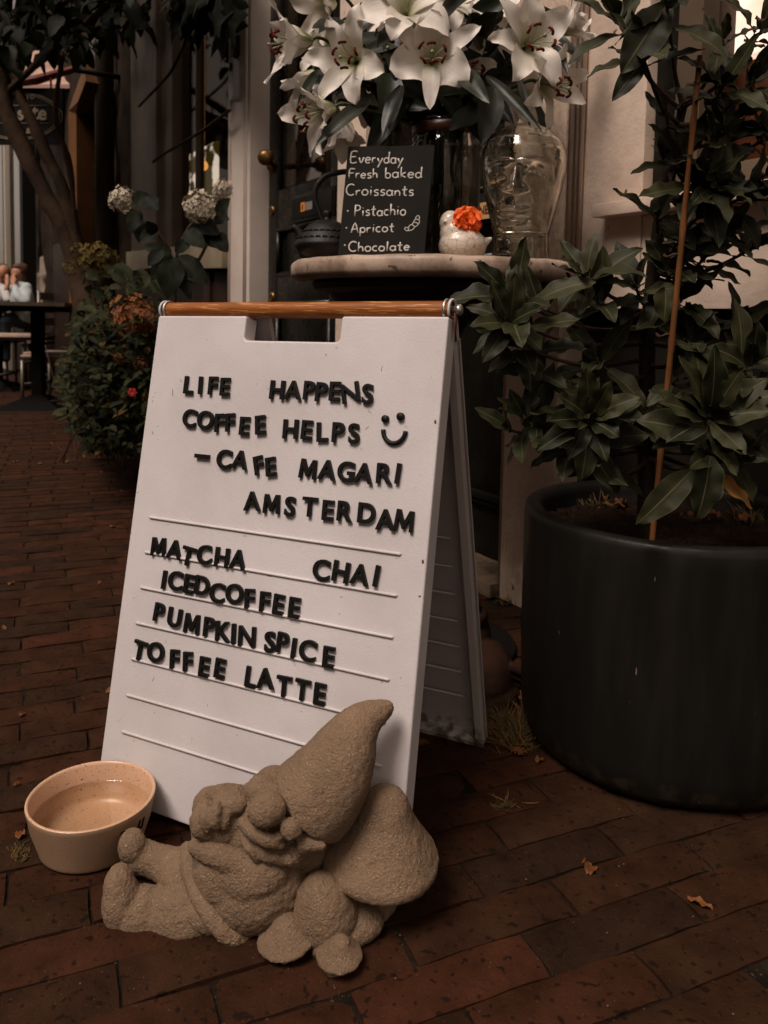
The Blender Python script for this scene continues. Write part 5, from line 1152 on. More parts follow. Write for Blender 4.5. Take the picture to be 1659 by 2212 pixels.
lily('lily seen from the side behind the wide open flower', 1000, 48, 1.58, (-0.1, -0.6, 0.62), 0.078, [(330, 1.15, .8, 100), (20, .9, 1.0, 85), (80, .8, 1.0, 40), (140, .8, 1.0, 40), (210, .9, .9, 60), (270, 1.0, .9, 60)], seed=8)
lily('pale lily half hidden among leaves above the jar', 790, 195, 1.62, (-0.2, -0.8, -0.2), 0.066, None, roll=20, seed=9, stamens=False)
lily('lily hanging head down behind the chalkboard corner', 740, 275, 1.56, (0.1, -0.25, -0.95), 0.070, [(200, 1.0, .9, 30), (260, 1.1, .9, 25), (320, 1.1, .9, 30), (20, 1, .9, 30), (80, 1, .9, 25), (140, 1, .9, 25)], seed=10, stamens=False)
lily('shaded lily behind the crown of the glass head', 1120, 215, 1.60, (0.2, -0.7, -0.6), 0.066, None, roll=10, seed=11, stamens=False)
lily('lily behind the large one at the right edge of the bouquet', 1235, 55, 1.56, (0.75, -0.35, 0.35), 0.070, None, roll=0, seed=12, stamens=False, openness=.55)
lily('lily at the top facing up between two larger blooms', 1060, 10, 1.52, (0.2, -0.65, 0.55), 0.072, [(290, .95, 1.0, 90), (340, 1.0, .9, 95), (30, 1, 1, 80), (90, 1, 1, 60), (150, 1, 1, 70), (230, .9, 1.1, 90)], seed=13, stamens=False)
lily('small lily behind the top bloom, facing up to the left', 815, 28, 1.60, (-0.35, -0.7, 0.45), 0.066, None, roll=15, seed=14, stamens=False)
lily('small shaded lily between the wide open and the curled flower', 1085, 70, 1.60, (0.15, -0.8, 0.1), 0.064, None, roll=40, seed=15)
lily('half open lily cut by the top edge right of the drooping bloom', 985, -8, 1.50, (0.2, -0.8, 0.2), 0.072, None, roll=25, seed=16)
lily('shaded lily in the gap between the two left-hand open blooms', 702, 98, 1.57, (-0.4, -0.8, 0.1), 0.066, None, roll=35, seed=17, stamens=False)
lily('pale lily low behind the wide open bloom on its right side', 1012, 150, 1.57, (0.35, -0.75, -0.25), 0.066, None, roll=5, seed=18)
lily('lily behind the wide open bloom on its left side', 848, 108, 1.58, (-0.2, -0.9, -0.1), 0.066, None, roll=50, seed=19)
lily('small drooping lily at the left under the profile bloom', 662, 172, 1.55, (-0.6, -0.3, -0.7), 0.060, [(200, 1, .8, 30), (260, 1.1, .8, 28), (320, 1, .8, 30), (20, 1, .8, 30), (80, 1, .8, 25), (140, 1, .8, 25)], seed=20, stamens=False)
# strap leaves of the bouquet, one thing: the greenery in the jar
gr = thing('lily_greenery', JT, 'mass of dark strap leaves and stems in the glass jar', 'foliage')
bm = BM(); rl = random.Random(44)
def strap(x0, y0, Ya, x1, y1, Yb_, Wd, droop=.2, tint=None):
    a, b = at(x0, y0, Ya), at(x1, y1, Yb_); leaf(bm, a, b - a, Vector((rl.uniform(-.3, .3), -1, .5)), (b-a).length, Wd, droop=droop, wave=.03, rnd=rl, nu=10, shape=.9, fold=.35, tint=tint, twist=rl.uniform(-.4, .4))
for L in ((800, 215, 1.47, 680, 300, 1.40, .030), (868, 185, 1.48, 822, 285, 1.42, .030), (1065, 190, 1.45, 1045, 305, 1.40, .048), (985, 150, 1.47, 1055, 205, 1.38, .036), (1050, 165, 1.50, 1172, 268, 1.40, .022), (1010, 60, 1.5, 1105, -25, 1.45, .045), (940, 55, 1.5, 1010, -25, 1.42, .042),
          (1040, 80, 1.5, 1075, 10, 1.42, .060), (735, 60, 1.5, 680, 48, 1.42, .034), (740, 45, 1.52, 690, 60, 1.46, .03), (690, 150, 1.5, 640, 215, 1.42, .018), (715, 180, 1.5, 650, 228, 1.44, .024), (1205, 95, 1.5, 1258, 120, 1.42, .026), (1170, 60, 1.5, 1260, 110, 1.44, .02), (1195, 95, 1.48, 1232, 150, 1.42, .016),
          (1120, 170, 1.5, 1150, 262, 1.42, .014), (860, 60, 1.48, 815, 90, 1.42, .03), (840, 150, 1.55, 845, 270, 1.5, .05), (880, 190, 1.6, 790, 320, 1.5, .05), (1000, 170, 1.6, 1110, 250, 1.5, .05), (1040, 120, 1.62, 1130, 180, 1.55, .06), (850, 60, 1.62, 845, 150, 1.58, .06)):
    strap(*L)
for _ in range(120):
    x0, y0 = rl.uniform(740, 1150), rl.uniform(40, 250); a = rl.uniform(0, 6.28); l = rl.uniform(70, 150); Ya = rl.uniform(1.55, 1.72)
    strap(x0, y0, Ya, x0 + l*cos(a), y0 + l*.8*sin(a), Ya + rl.uniform(-.06, .03), rl.uniform(.025, .055))
for _ in range(26):
    p = JT + Vector((rl.uniform(-.05, .05), rl.uniform(-.04, .04), rl.uniform(-.03, .01))); strap_d = Vector((rl.uniform(-.9, .9), rl.uniform(-.1, .5), rl.uniform(.8, 1.3))); leaf(bm, p, strap_d, Vector((0, -1, .3)), rl.uniform(.09, .16), rl.uniform(.022, .036), rnd=rl, nu=9, droop=.35, wave=.03)
fin('foliage', bm, M['lily_leaf'], gr)
bm = BM()
for _ in range(9):
    a = rl.uniform(0, 6.28); p0 = jc + Vector((.05*cos(a), .05*sin(a), .02)); p1 = JT + Vector((-.045*cos(a), -.045*sin(a), 0)); tube(bm, [p0, p0*.5 + p1*.5, p1, p1 + Vector((-.08*cos(a), -.04*sin(a), .10))], 0.0036, 8)
fin('stems', bm, M['stem'], gr)
# ================================================================== planter with laurel
pc = Vector((0.452, 1.223, 0)); PRD = 0.229; PH = 0.358
pl = thing('planter', pc, 'large round charcoal planter with a thick rounded rim', 'planter')
bm = BM(); lathe(bm, pc, [(0, 0.004), (PRD*.88, 0.004), (PRD*.93, 0.008), (PRD*.965, 0.020), (PRD*.985, 0.05), (PRD*.998, 0.16), (PRD, PH-0.03), (PRD, PH-0.012), (PRD*.992, PH-0.004), (PRD*.975, PH), (PRD*.90, PH-0.001), (PRD*.875, PH-0.006), (PRD*.865, PH-0.016), (PRD*.865, PH-0.10), (0, PH-0.10)], 128)
roughen(bm, ((0.0012, 8),)); fin('pot_wall', bm, M['pot'], pl)
rs = random.Random(12)
bm = BM(); n = 30; zs = PH-0.038
g = [[bm.verts.new(pc + Vector(((i/n-.5)*2*PRD*.868, (j/n-.5)*2*PRD*.868, zs + .012*noise.noise(Vector((i*.33, j*.33, 1))) + .006*rs.random()))) for j in range(n+1)] for i in range(n+1)]
for i in range(n):
    for j in range(n):
        f = (g[i][j], g[i+1][j], g[i+1][j+1], g[i][j+1])
        if sum(((v.co-pc).xy.length) for v in f)/4 < PRD*.872: bm.faces.new(f)
for v in [v for v in bm.verts if not v.link_faces]: bm.verts.remove(v)
fin('soil', bm, M['soil'], pl, smooth=False)
lt = thing('laurel_tree', pc + UPZ*zs, 'potted laurel tree with glossy dark green leaves', 'laurel tree')
tk = [(1400, 1112, 1.20), (1396, 1000, 1.20), (1397, 860, 1.20), (1398, 740, 1.20), (1408, 620, 1.195), (1420, 520, 1.19), (1436, 425, 1.185), (1455, 340, 1.18), (1466, 270, 1.18), (1478, 220, 1.175), (1492, 180, 1.17)]
TK = [at(*q) for q in tk]; TK[0].z = min(TK[0].z, zs-.01)
bm = BM(); rad = [.0135, .0130, .0125, .0118, .0108, .0098, .0088, .0078, .0070, .0066, .0055]
tube(bm, spline(TK, 6), [v.x for v in spline([Vector((r, 0, 0)) for r in rad], 6)], 12); roughen(bm, ((.0012, 40), (.0006, 140))); fin('trunk', bm, M['bark'], lt)
leafbm = BM(); twbm = BM(); budbm = BM(); rq = random.Random(77)
def whorl(tip, root, nleaf, L, rt=.0034, spread=1.0, upb=.35, face=None, back=0.10, big=1.0):
    """twig from root to tip with leaves around its end"""
    tip, root = Vector(tip), Vector(root); mid = (tip+root)/2 + Vector((0, 0, -0.018)); S = spline([root, mid, tip], 6); tube(twbm, S, [rt*1.25 - (rt*.7)*i/(len(S)-1) for i in range(len(S))], 7)
    d = (S[-1]-S[-4]).normalized(); ax = (d + Vector((0, 0, upb)) + (face*0.5 if face is not None else Vector((0, 0, 0)))).normalized(); a0 = rq.random()*6.28; e1 = ax.orthogonal().normalized(); e2 = ax.cross(e1)
    for k in range(nleaf):
        f = k/max(nleaf-1, 1); a = a0 + k*2.4; el = radians(16 + 72*f*spread + rq.uniform(-14, 14)); out = e1*cos(a) + e2*sin(a); ld = ax*cos(el) + out*sin(el) + Vector((0, 0, -.10*f))
        p = tip - d*(back*f*(tip-root).length*1.6) ; lup = (ax*sin(el) - out*cos(el)) + Vector((0, -.15, .55))
        ll = L*rq.uniform(.80, 1.28)*(0.62 + .38*min(1, f*2.2)); q = p + ld.normalized()*.007; tube(twbm, [p, q], [.0014, .0011], 5)
        y = 0.0
        if rq.random() < .010: y = rq.uniform(.3, .5)
        leaf(leafbm, q, ld, lup, ll, ll*rq.uniform(.34, .46)*big, droop=rq.uniform(-.05, .55), wave=rq.uniform(.05, .11), fold=rq.uniform(.12, .38), yellow=y, rnd=rq, nu=12, nv=6, twist=rq.uniform(-.5, .5))
    ball(budbm, tip + ax*.002, .0024, .0024, .0045, seg=8, ring=6)
def onstem(t): 
    i = min(int(t), len(TK)-2); return TK[i].lerp(TK[i+1], t-i)
# tip (display px, depth), trunk parameter, number of leaves, leaf length in px at that depth
WH = [(1096, 640, 1.10, 3.2, 11, 118), (1092, 690, 1.07, 3.0, 8, 120), (1108, 745, 1.09, 2.7, 9, 118), (1140, 800, 1.10, 2.4, 7, 105), (1262, 596, 1.12, 3.8, 10, 108), (1292, 655, 1.13, 3.6, 8, 105), (1168, 665, 1.18, 3.3, 7, 115),
      (1135, 905, 1.10, 1.6, 9, 105), (1102, 930, 1.12, 1.5, 6, 100), (1272, 890, 1.09, 1.7, 11, 112), (1215, 962, 1.09, 1.3, 9, 120), (1300, 1000, 1.10, 1.0, 6, 100),
      (1531, 885, 1.03, 1.6, 12, 128), (1540, 985, 1.03, 1.1, 8, 135), (1614, 785, 1.05, 2.0, 10, 120), (1640, 880, 1.06, 1.7, 8, 120), (1590, 700, 1.14, 3.0, 8, 110),
      (1448, 590, 1.12, 4.0, 11, 110), (1470, 650, 1.13, 3.5, 9, 120), (1520, 560, 1.15, 4.2, 9, 110), (1375, 625, 1.13, 3.9, 8, 100), (1290, 780, 1.14, 2.4, 7, 110), (1490, 735, 1.12, 2.6, 7, 110),
      (1385, 112, 1.06, 8.0, 9, 125), (1330, 35, 1.08, 8.6, 10, 105), (1440, 10, 1.02, 8.8, 6, 140), (1420, 470, 1.13, 5.4, 6, 100), (1462, 350, 1.10, 6.6, 8, 105), (1500, 395, 1.08, 6.2, 11, 120), (1555, 300, 1.07, 7.0, 11, 112), (1545, 400, 1.06, 6.2, 10, 120), (1600, 430, 1.08, 6.0, 8, 120), (1620, 180, 1.07, 7.8, 10, 115), (1650, 60, 1.08, 8.8, 8, 115), (1560, 190, 1.06, 8.0, 9, 125), (1655, 300, 1.08, 7.0, 8, 115), (1595, 255, 1.08, 7.4, 8, 105), (1645, 385, 1.09, 6.4, 8, 105), (1508, 470, 1.10, 5.4, 8, 105), (1620, 540, 1.12, 4.4, 7, 105), (1570, 500, 1.10, 5.0, 8, 108), (1480, 555, 1.14, 4.4, 6, 95), (1560, 95, 1.08, 8.9, 6, 100), (1440, 250, 1.12, 7.2, 5, 90), (1610, 985, 1.05, 1.2, 8, 110), (1400, 905, 1.14, 1.9, 6, 100), (1460, 820, 1.13, 2.2, 6, 100), (1575, 900, 1.10, 1.6, 6, 105), ]
for x, y, Y, ts, n, lp in WH:
    whorl(at(x, y, Y), onstem(ts), max(4, int(round(n*.88))), pxr(lp*1.0, Y), face=Vector((0, -1, .25)), upb=.45)
# leaf litter of older leaves lower on the branches
for _ in range(0):
    ts = rq.uniform(2, 6.5); r0 = onstem(ts); a = rq.uniform(0, 6.28); tip = r0 + Vector((cos(a)*rq.uniform(.06, .16), sin(a)*rq.uniform(.03, .11), rq.uniform(.0, .10)))
    whorl(tip, r0, rq.randint(3, 5), .06, rt=.0022)
# single large leaves that catch the eye
for (x0, y0, x1, y1, Y, wd) in ((1535, 985, 1518, 1120, 1.0, .042), (1495, 1015, 1385, 1130, 1.0, .036), (1530, 940, 1395, 900, 1.0, .046), (1438, 622, 1440, 688, 1.08, .038), (1270, 925, 1262, 1040, 1.06, .034), (1262, 965, 1345, 1060, 1.07, .034), (1140, 760, 1150, 840, 1.08, .035), (1390, 130, 1330, 205, 1.04, .026), (1398, 118, 1352, 110, 1.05, .026), (1440, 10, 1352, 140, 1.03, .05), (1290, 950, 1400, 935, 1.08, .034)):
    a, b = at(x0, y0, Y), at(x1, y1, Y-.015); leaf(leafbm, a, b-a, Vector((.1, -1, .45)), (b-a).length*1.06, wd, droop=.3, wave=.08, fold=.25, rnd=rq, nu=12, nv=6)
for cx_, cy_, Yc, tips in ((1531, 905, 1.015, ((1490, 775, .030), (1556, 762, .036), (1600, 800, .028), (1650, 815, .034), (1655, 880, .034), (1610, 975, .032), (1440, 862, .034), (1455, 938, .036), (1500, 850, .026), (1575, 1000, .030), (1420, 960, .030))),
                         (1272, 905, 1.07, ((1270, 800, .030), (1318, 832, .028), (1368, 852, .034), (1225, 850, .028), (1190, 905, .030), (1168, 960, .032), (1335, 935, .032), (1230, 985, .030), (1310, 990, .028))),
                         (1620, 800, 1.04, ((1560, 740, .030), (1640, 700, .032), (1590, 850, .030), (1545, 800, .028))), (1100, 700, 1.07, ((1030, 690, .028), (1050, 770, .030), (1160, 660, .028), (1065, 610, .026), (1120, 600, .026), (1170, 745, .03)))):
    for x_, y_, w_ in tips:
        a = at(cx_ + (x_-cx_)*.08, cy_ + (y_-cy_)*.08, Yc); b = at(x_, y_, Yc - .02 - rq.uniform(0, .03)); leaf(leafbm, a, b-a, Vector((rq.uniform(-.25, .25), -.9, .55)), (b-a).length*1.05, w_*rq.uniform(.88, 1.1), droop=rq.uniform(.1, .4), wave=.09, fold=rq.uniform(.15, .32), rnd=rq, nu=12, nv=6)
    tube(twbm, spline([at(cx_, cy_+4, Yc), at(cx_+8, cy_+70, Yc+.04), onstem(1.2)], 6), .0034, 7)
a, b = at(1515, 1020, 1.02), at(1648, 1082, 1.00); leaf(leafbm, a, b-a, Vector((0, -.5, 1)), (b-a).length, .034, yellow=.95, rnd=rq, nu=12, nv=6)
fin('crown', leafbm, M['laurel'], lt); fin('twigs', twbm, M['twig'], lt); tag(fin('buds', budbm, M['twig'], lt), kind='stuff')
stk = thing('bamboo_stake', at(1408, 1138, 1.09), 'thin orange bamboo stake supporting the laurel', 'plant stake')
p0, p1 = at(1408, 1150, 1.085), at(1512, 120, 1.04); p0.z -= .03; bm = BM(); S = [p0.lerp(p1, i/40) for i in range(41)]; tube(bm, S, [.0042 + (.0009 if i in (9, 18, 27, 35) else 0) - .0008*i/40 for i in range(41)], 12); fin('cane', bm, M['bamboo'], stk)
for f in (.46, .62, .80):
    bm = BM(); p = p0.lerp(p1, f); q = p + Vector((-.008, .05, 0)); ring = [p + Vector((.010*cos(a) - .006, .012*sin(a) + .012, .002*sin(3*a))) for a in [2*pi*k/14 for k in range(15)]]; tube(bm, ring, .0018, 6); fin('tie', bm, M['twig'], stk)
# soil litter
for i in range(7):
    x, y = [(1330, 1085), (1350, 1092), (1310, 1075), (1470, 1110), (1560, 1118), (1600, 1125), (1260, 1060)][i]; o = on_z(x, y, zs+.012); bm = BM(); leaf(bm, o, Vector((rs.uniform(-1, 1), rs.uniform(-1, 1), .1)), UPZ, rs.uniform(.03, .05), .018, rnd=rs, droop=.3, wave=.2)
    tag(fin('fallen_leaf', bm, M['dry_leaf'], origin=o), 'brown dead leaf lying on the planter soil', 'leaf', 'dead leaves on the planter soil')
bm = BM()
for _ in range(170):
    x, y = rs.choice(((1240, 1068), (1280, 1092), (1620, 1125))); o = on_z(x+rs.gauss(0, 22), y+rs.gauss(0, 6), zs); 
    if (o-pc).xy.length > PRD*.84: continue
    leaf(bm, o, Vector((rs.gauss(0, .6), rs.gauss(0, .6), 1)), Vector((0, -1, 0)), rs.uniform(.012, .04), .0018, droop=.6, rnd=rs, nu=5, nv=1, yellow=rs.choice((0, .3)))
tag(fin('planter_weeds', bm, M['grass']), 'thin grass sprouting from the soil', kind='stuff')

# grass tuft and roots beside the planter --------------------------------
def tuft(name, label, cx, cy, n, sx, sy, L, flat=.8):
    o = on_z(cx, cy); bm = BM()
    for _ in range(n):
        q = on_z(cx + rs.gauss(0, sx), cy + rs.gauss(0, sy)); d = Vector((rs.gauss(-.1, flat), rs.gauss(-.2, flat*.7), rs.uniform(.25, 1))); leaf(bm, q, d, Vector((0, -1, .3)), rs.uniform(.4, 1.2)*L, .0014, droop=rs.uniform(.3, 1.9), rnd=rs, nu=7, nv=1, yellow=rs.choice((0, .15, .5)), twist=rs.uniform(-1, 1))
    return tag(fin(name, bm, M['grass'], origin=o), label, 'weed')
tuft('grass_tuft', 'straggly dry grass tuft between the sandwich board and planter', 1108, 1592, 330, 20, 16, .05)
tuft('dry_roots', 'small tangle of dry roots on the bricks below the tuft', 1092, 1738, 46, 12, 7, .024, 4.0)
tuft('moss_weed', 'green moss growing in a brick joint left of the bowl', 42, 1842, 110, 9, 9, .010)
tuft('corner_weed', 'dark weed at the foot of the white door case', 1108, 1302, 70, 14, 5, .022)

# fallen leaves on the bricks
def fallen(x, y, L, Wd, label, star=False, ang=0.0, ye=.2, z=.003):
    o = on_z(x, y) + UPZ*z; bm = BM(); d = Vector((cos(ang), sin(ang), .12))
    if star:
        for k in range(5): a = ang + (k-2)*.75; leaf(bm, o, Vector((cos(a), sin(a), .08)), UPZ, L*(1-.16*abs(k-2)), Wd, droop=rs.uniform(-.2, .3), wave=.15, rnd=rs, shape=.8)
    else: leaf(bm, o, d, UPZ + Vector((rs.uniform(-.3, .3), 0, 0)), L, Wd, droop=.5, wave=.22, fold=.3, rnd=rs, yellow=ye, twist=rs.uniform(-.6, .6))
    return tag(fin('fallen_leaf', bm, M['dry_leaf'], origin=o), label, 'leaf', 'fallen leaves on the brick pavement')
fallen(1272, 1892, .026, .018, 'crumpled tan leaf on the bricks before the planter', ang=1.3)
fallen(1485, 1945, .032, .010, 'thin torn orange leaf on the bricks below the planter', ang=-.5)
fallen(912, 1612, .022, .011, 'star-shaped orange leaf beside the foot of the sandwich board', star=True, ang=2.0)
fallen(1100, 1520, .050, .030, 'broad orange leaf lying by the terracotta hen', ang=.4, ye=.9, z=.012)
fallen(1112, 1628, .022, .012, 'orange leaf caught under the grass tuft', star=True, ang=.6)
fallen(1160, 1650, .020, .012, 'brown scrap of leaf at the planter foot', ang=1.0)
fallen(38, 1815, .018, .012, 'orange leaf stuck in the joint left of the bowl', ang=1.6, ye=.7)
fallen(28, 1702, .016, .006, 'pale curled leaf scrap in the joint above the bowl', ang=1.2)
fallen(1365, 1826, .012, .005, 'tiny orange leaf scrap in a joint right of the tan leaf', ang=1.0) if False else None
lst = [(300, 1448), (330, 1690), (2, 1272), (190, 1335), (205, 1455), (370, 1145), (240, 1385), (60, 1745)]
for x, y in ((30, 1000), (90, 1004), (120, 940), (112, 960), (150, 1000), (250, 1140), (236, 1140), (284, 1165), (215, 1258), (265, 1400), (6, 1355), (248, 1490), (240, 1560), (220, 1020), (262, 1060), (60, 930), (175, 985), (300, 990), (225, 980), (40, 1550), (18, 1265)):
    fallen(x, y, rs.uniform(.014, .030)*(2.0 if y < 1010 else 1.0), rs.uniform(.006, .013)*(2.0 if y < 1010 else 1.0), 'small dry leaf scrap on the brick pavement left of the board', ang=rs.uniform(0, 6), ye=rs.uniform(.1, .7))
# grit
bm = BM()
for _ in range(240):
    x, y = rs.uniform(0, 1659), rs.uniform(1500, 2210); o = on_z(x, y)
    if (o-pc).xy.length < PRD+.005 or (o-bc).xy.length < .07: continue
    r = rs.choice((.0004, .0005, .0006, .0006, .0011)); ball(bm, o + UPZ*r*.6, r, r*rs.uniform(.6, 1.4), r*.6, seg=6, ring=4)
tag(fin('grit', bm, mat('grit', (.11, .07, .045), .9)), 'pale grit scattered over the bricks', kind='stuff')

# terracotta hen behind the board ----------------------------------------
hb = on_z(1060, 1520); hen = thing('hen_ornament', hb, 'dark terracotta hen ornament squatting behind the sandwich board', 'garden statue')
hc_ = at(1052, 1450, hb.y + .06)
bm = BM(); ball(bm, hc_ + Vector((0, 0, -.005)), .050, .075, .058); ball(bm, hc_ + Vector((.012, -.02, -.03)), .05, .06, .035); ball(bm, hc_ + Vector((-.02, .03, .05)), .03, .03, .045); ball(bm, hc_ + Vector((-.02, .02, .09)), .02, .022, .022)
q = hc_ + Vector((0.0, -.0, -.0))
b = remeshed(bm, .003, 5); 
for v in b.verts:
    l = v.co - hc_; v.co += v.normal*(.0028*max(0, sin(70*(l.z*1.1 + abs(l.x)*.5 + l.y*.35)))**2)
fin('body', b, M['terracotta'], hen)
for k in range(5):
    bm = BM(); a = hc_ + Vector((.030, -.045 + .004*k, .03 - .012*k)); e = a + Vector((.045 + .004*k, .03, -.05 - .004*k)); tube(bm, spline([a, (a+e)/2 + Vector((.012, -.012, .012)), e], 5), [v.x for v in spline([Vector((r, 0, 0)) for r in (.008, .012, .004)], 5)], 8, flat=.5, nrm=Vector((.6, -.7, .3)).normalized()); fin('wing_feather', bm, M['terracotta'], hen)
bm = BM(); tube(bm, [hc_ + Vector((-.02, 0, .11)), hc_ + Vector((-.02, .015, .125)), hc_ + Vector((-.02, .035, .115))], [.005, .007, .004], 8); fin('comb', bm, M['terracotta'], hen)
bm = BM(); lathe(bm, Vector((hc_.x, hc_.y, 0)), [(0, 0.002), (.055, .002), (.058, .01), (.05, .03), (.03, .045), (0, .045)], 28); fin('base', bm, M['terracotta'], hen)

# ================================================================== hydrangeas and low plants
def floret(bm, c, nrm, s, rnd):
    lay = vcol(bm); e1 = nrm.orthogonal().normalized(); e2 = nrm.cross(e1); a0 = rnd.random()*6; t = rnd.random()
    for k in range(4):
        a = a0 + k*pi/2; d = e1*cos(a) + e2*sin(a); w = e1*-sin(a) + e2*cos(a)
        v = [bm.verts.new(c + d*s*q + w*s*r + nrm*s*h) for q, r, h in ((.08, 0, 0), (.55, .42, .10), (1.0, 0, .22*rnd.random()), (.55, -.42, .10))]
        f = bm.faces.new(v); setcol([f], lay, (t, 0, 0, 1))
def bloom(parent, c, r, m, n, rnd, rz=1.0, fs=.22, label=None):
    bm = BM()
    for k in range(n):
        z = 1 - 2*(k+.5)/n; a = k*2.39996; q = Vector((sqrt(1-z*z)*cos(a), sqrt(1-z*z)*sin(a), z)); rr = r*rnd.uniform(.72, 1.08); floret(bm, c + Vector((q.x*rr, q.y*rr, q.z*rr*rz)), (q + Vector((rnd.uniform(-.5, .5), rnd.uniform(-.5, .5), rnd.uniform(-.3, .5)))).normalized(), r*fs*rnd.uniform(.75, 1.2), rnd)
    return fin('bloom', bm, m, parent, smooth=False, label=label)
rh = random.Random(31)
def bigleaf(bm, x, y, Y, x1, y1, wd, tint=None, up=Vector((.1, -1, .4))):
    a, b = at(x, y, Y), at(x1, y1, Y - .03); leaf(bm, a, b-a, up, (b-a).length*1.05, wd, droop=.25, wave=.06, rnd=rh, nu=8, nv=4, shape=.9, tint=tint, fold=.25)
wh = thing('white_hydrangea', on_z(372, 940), 'tall hydrangea with round white flower heads in front of the shop window', 'hydrangea')
Yw = 2.6
bm = BM()
for L in ([(378, 600), (372, 560), (340, 500), (285, 450)], [(378, 600), (385, 540), (410, 490), (432, 470)], [(380, 620), (430, 560), (470, 470), (482, 425)], [(378, 600), (376, 700), (368, 850)]):
    pts = [at(x, y, Yw) for x, y in L]; 
    if L[-1][1] > 800: pts.append(on_z(370, 940))
    tube(bm, spline(pts, 6), .0055, 7)
fin('stem', bm, M['twig'], wh)
for x, y, r, Y in ((264, 431, 28, Yw), (432, 446, 36, Yw-.05), (482, 408, 22, Yw+.1)): bloom(wh, at(x, y, Y), pxr(r, Y), M['bloom_white'], 150, rh, .95, fs=.20)
bm = BM()
for L in ((285, 440, 318, 420, .10), (318, 430, 338, 450, .09), (300, 455, 280, 500, .09), (310, 470, 300, 520, .10), (335, 505, 318, 480, .07), (340, 500, 300, 520, .09), (372, 556, 325, 600, .11), (376, 556, 360, 640, .15), (385, 556, 445, 610, .13), (380, 560, 410, 640, .10), (350, 540, 320, 570, .08), (420, 480, 470, 500, .11), (440, 490, 400, 520, .10), (450, 470, 490, 470, .12), (470, 460, 492, 430, .08), (400, 500, 440, 530, .10), (430, 500, 470, 530, .1), (405, 520, 380, 545, .08), (370, 545, 310, 530, .08), (460, 505, 490, 540, .1)):
    bigleaf(bm, L[0], L[1], Yw - rh.uniform(0, .12), L[2], L[3], L[4]*.56)
fin('foliage', bm, M['dark_leaf'], wh)
fh = thing('faded_hydrangea', on_z(250, 950), 'hydrangea with faded olive and rust coloured flower heads beside the board', 'hydrangea')
Yf = 2.9
for x, y, r, Y, m in ((213, 562, 42, Yf, 'bloom_olive'), (175, 545, 22, Yf+.25, 'bloom_olive'), (150, 580, 16, Yf+.4, 'bloom_olive'), (285, 680, 46, Yf-.25, 'bloom_rust'), (312, 690, 30, Yf-.3, 'bloom_rust'), (212, 720, 26, Yf-.1, 'bloom_rust'), (180, 735, 14, Yf, 'bloom_rust'), (250, 765, 22, Yf-.2, 'bloom_rust'), (300, 790, 20, Yf-.3, 'bloom_rust'), (322, 855, 18, Yf-.3, 'bloom_olive'), (255, 775, 14, Yf-.3, 'bloom_rust')):
    bloom(fh, at(x, y, Y), pxr(r, Y), M[m], 130 if r > 25 else 60, rh, .95, fs=.21)
bm = BM()
for L in ([(213, 600), (225, 700), (240, 850), (250, 945)], [(288, 720), (285, 800), (280, 940)], [(180, 570), (215, 690), (240, 800)], [(212, 745), (235, 850)]):
    tube(bm, spline([at(x, y, Yf) for x, y in L], 5), .006, 7)
fin('stem', bm, M['twig'], fh)
bm = BM()
for _ in range(260):
    x = rh.uniform(175, 345); y = rh.uniform(570, 900)
    if x < 175 + (y < 640)*10 or (y > 640 and x < 150): continue
    a = rh.uniform(0, 6.28); bigleaf(bm, x, y, Yf + rh.uniform(-.25, .45), x + 26*cos(a), y + 12 + 22*sin(a), rh.uniform(.022, .045), up=Vector((rh.uniform(-.8, .8), -1, rh.uniform(-.2, 1))))
fin('foliage', bm, M['bush_leaf'], fh)
gc = thing('front_garden_shrub', on_z(240, 960), 'low tangled green shrub with one small red flower at the pavement edge', 'shrub')
bm = BM()
for _ in range(6500):
    x = rh.uniform(112, 352); y = rh.uniform(680, 975); e = ((x-255)/135)**2
    left = 140 + max(0, (800-y))*.28 + max(0, y-900)*.75
    if x < left + rh.uniform(-14, 14) + 26*noise.noise(Vector((y*.03, 2, 5))): continue
    if noise.noise(Vector((x*.03, y*.03, 1))) < -.12 and rh.random() < .75: continue
    p = at(x, y, rh.uniform(2.55, 3.5)); 
    if p.z < .0: p = on_z(x, y) + UPZ*rh.uniform(0, .03)
    leaf(bm, p, Vector((rh.uniform(-1, 1), rh.uniform(-1, .3), rh.uniform(-.7, .6))), Vector((rh.uniform(-.4, .4), -.6, 1)), rh.uniform(.018, .055), rh.uniform(.012, .026), rnd=rh, nu=4, nv=2, droop=.4, shape=.8, yellow=(.45 if rh.random() < .035 else 0))
fin('foliage', bm, M['bush_leaf'], gc)
bm = BM(); c = at(286, 847, 2.52)
for k in range(6): a = k*1.05; leaf(bm, c, Vector((cos(a), -.3, sin(a))), Vector((0, -1, 0)), .016, .014, rnd=rh, nu=4, nv=2)
fin('red_bloom', bm, M['bloom_red'], gc)
bm = BM()
for _ in range(60):
    x, y = rh.uniform(150, 345), rh.uniform(760, 950); p = at(x, y, rh.uniform(2.6, 3.1)); tube(bm, [p, p + Vector((rh.uniform(-.08, .08), rh.uniform(-.05, .05), rh.uniform(-.12, .1))), p + Vector((rh.uniform(-.14, .14), 0, rh.uniform(-.2, .12)))], .0022, 5)
fin('twigs', bm, M['twig'], gc)
kb = thing('garden_kerb', on_z(300, 985), 'low weathered stone kerb edging the front garden', 'kerb')
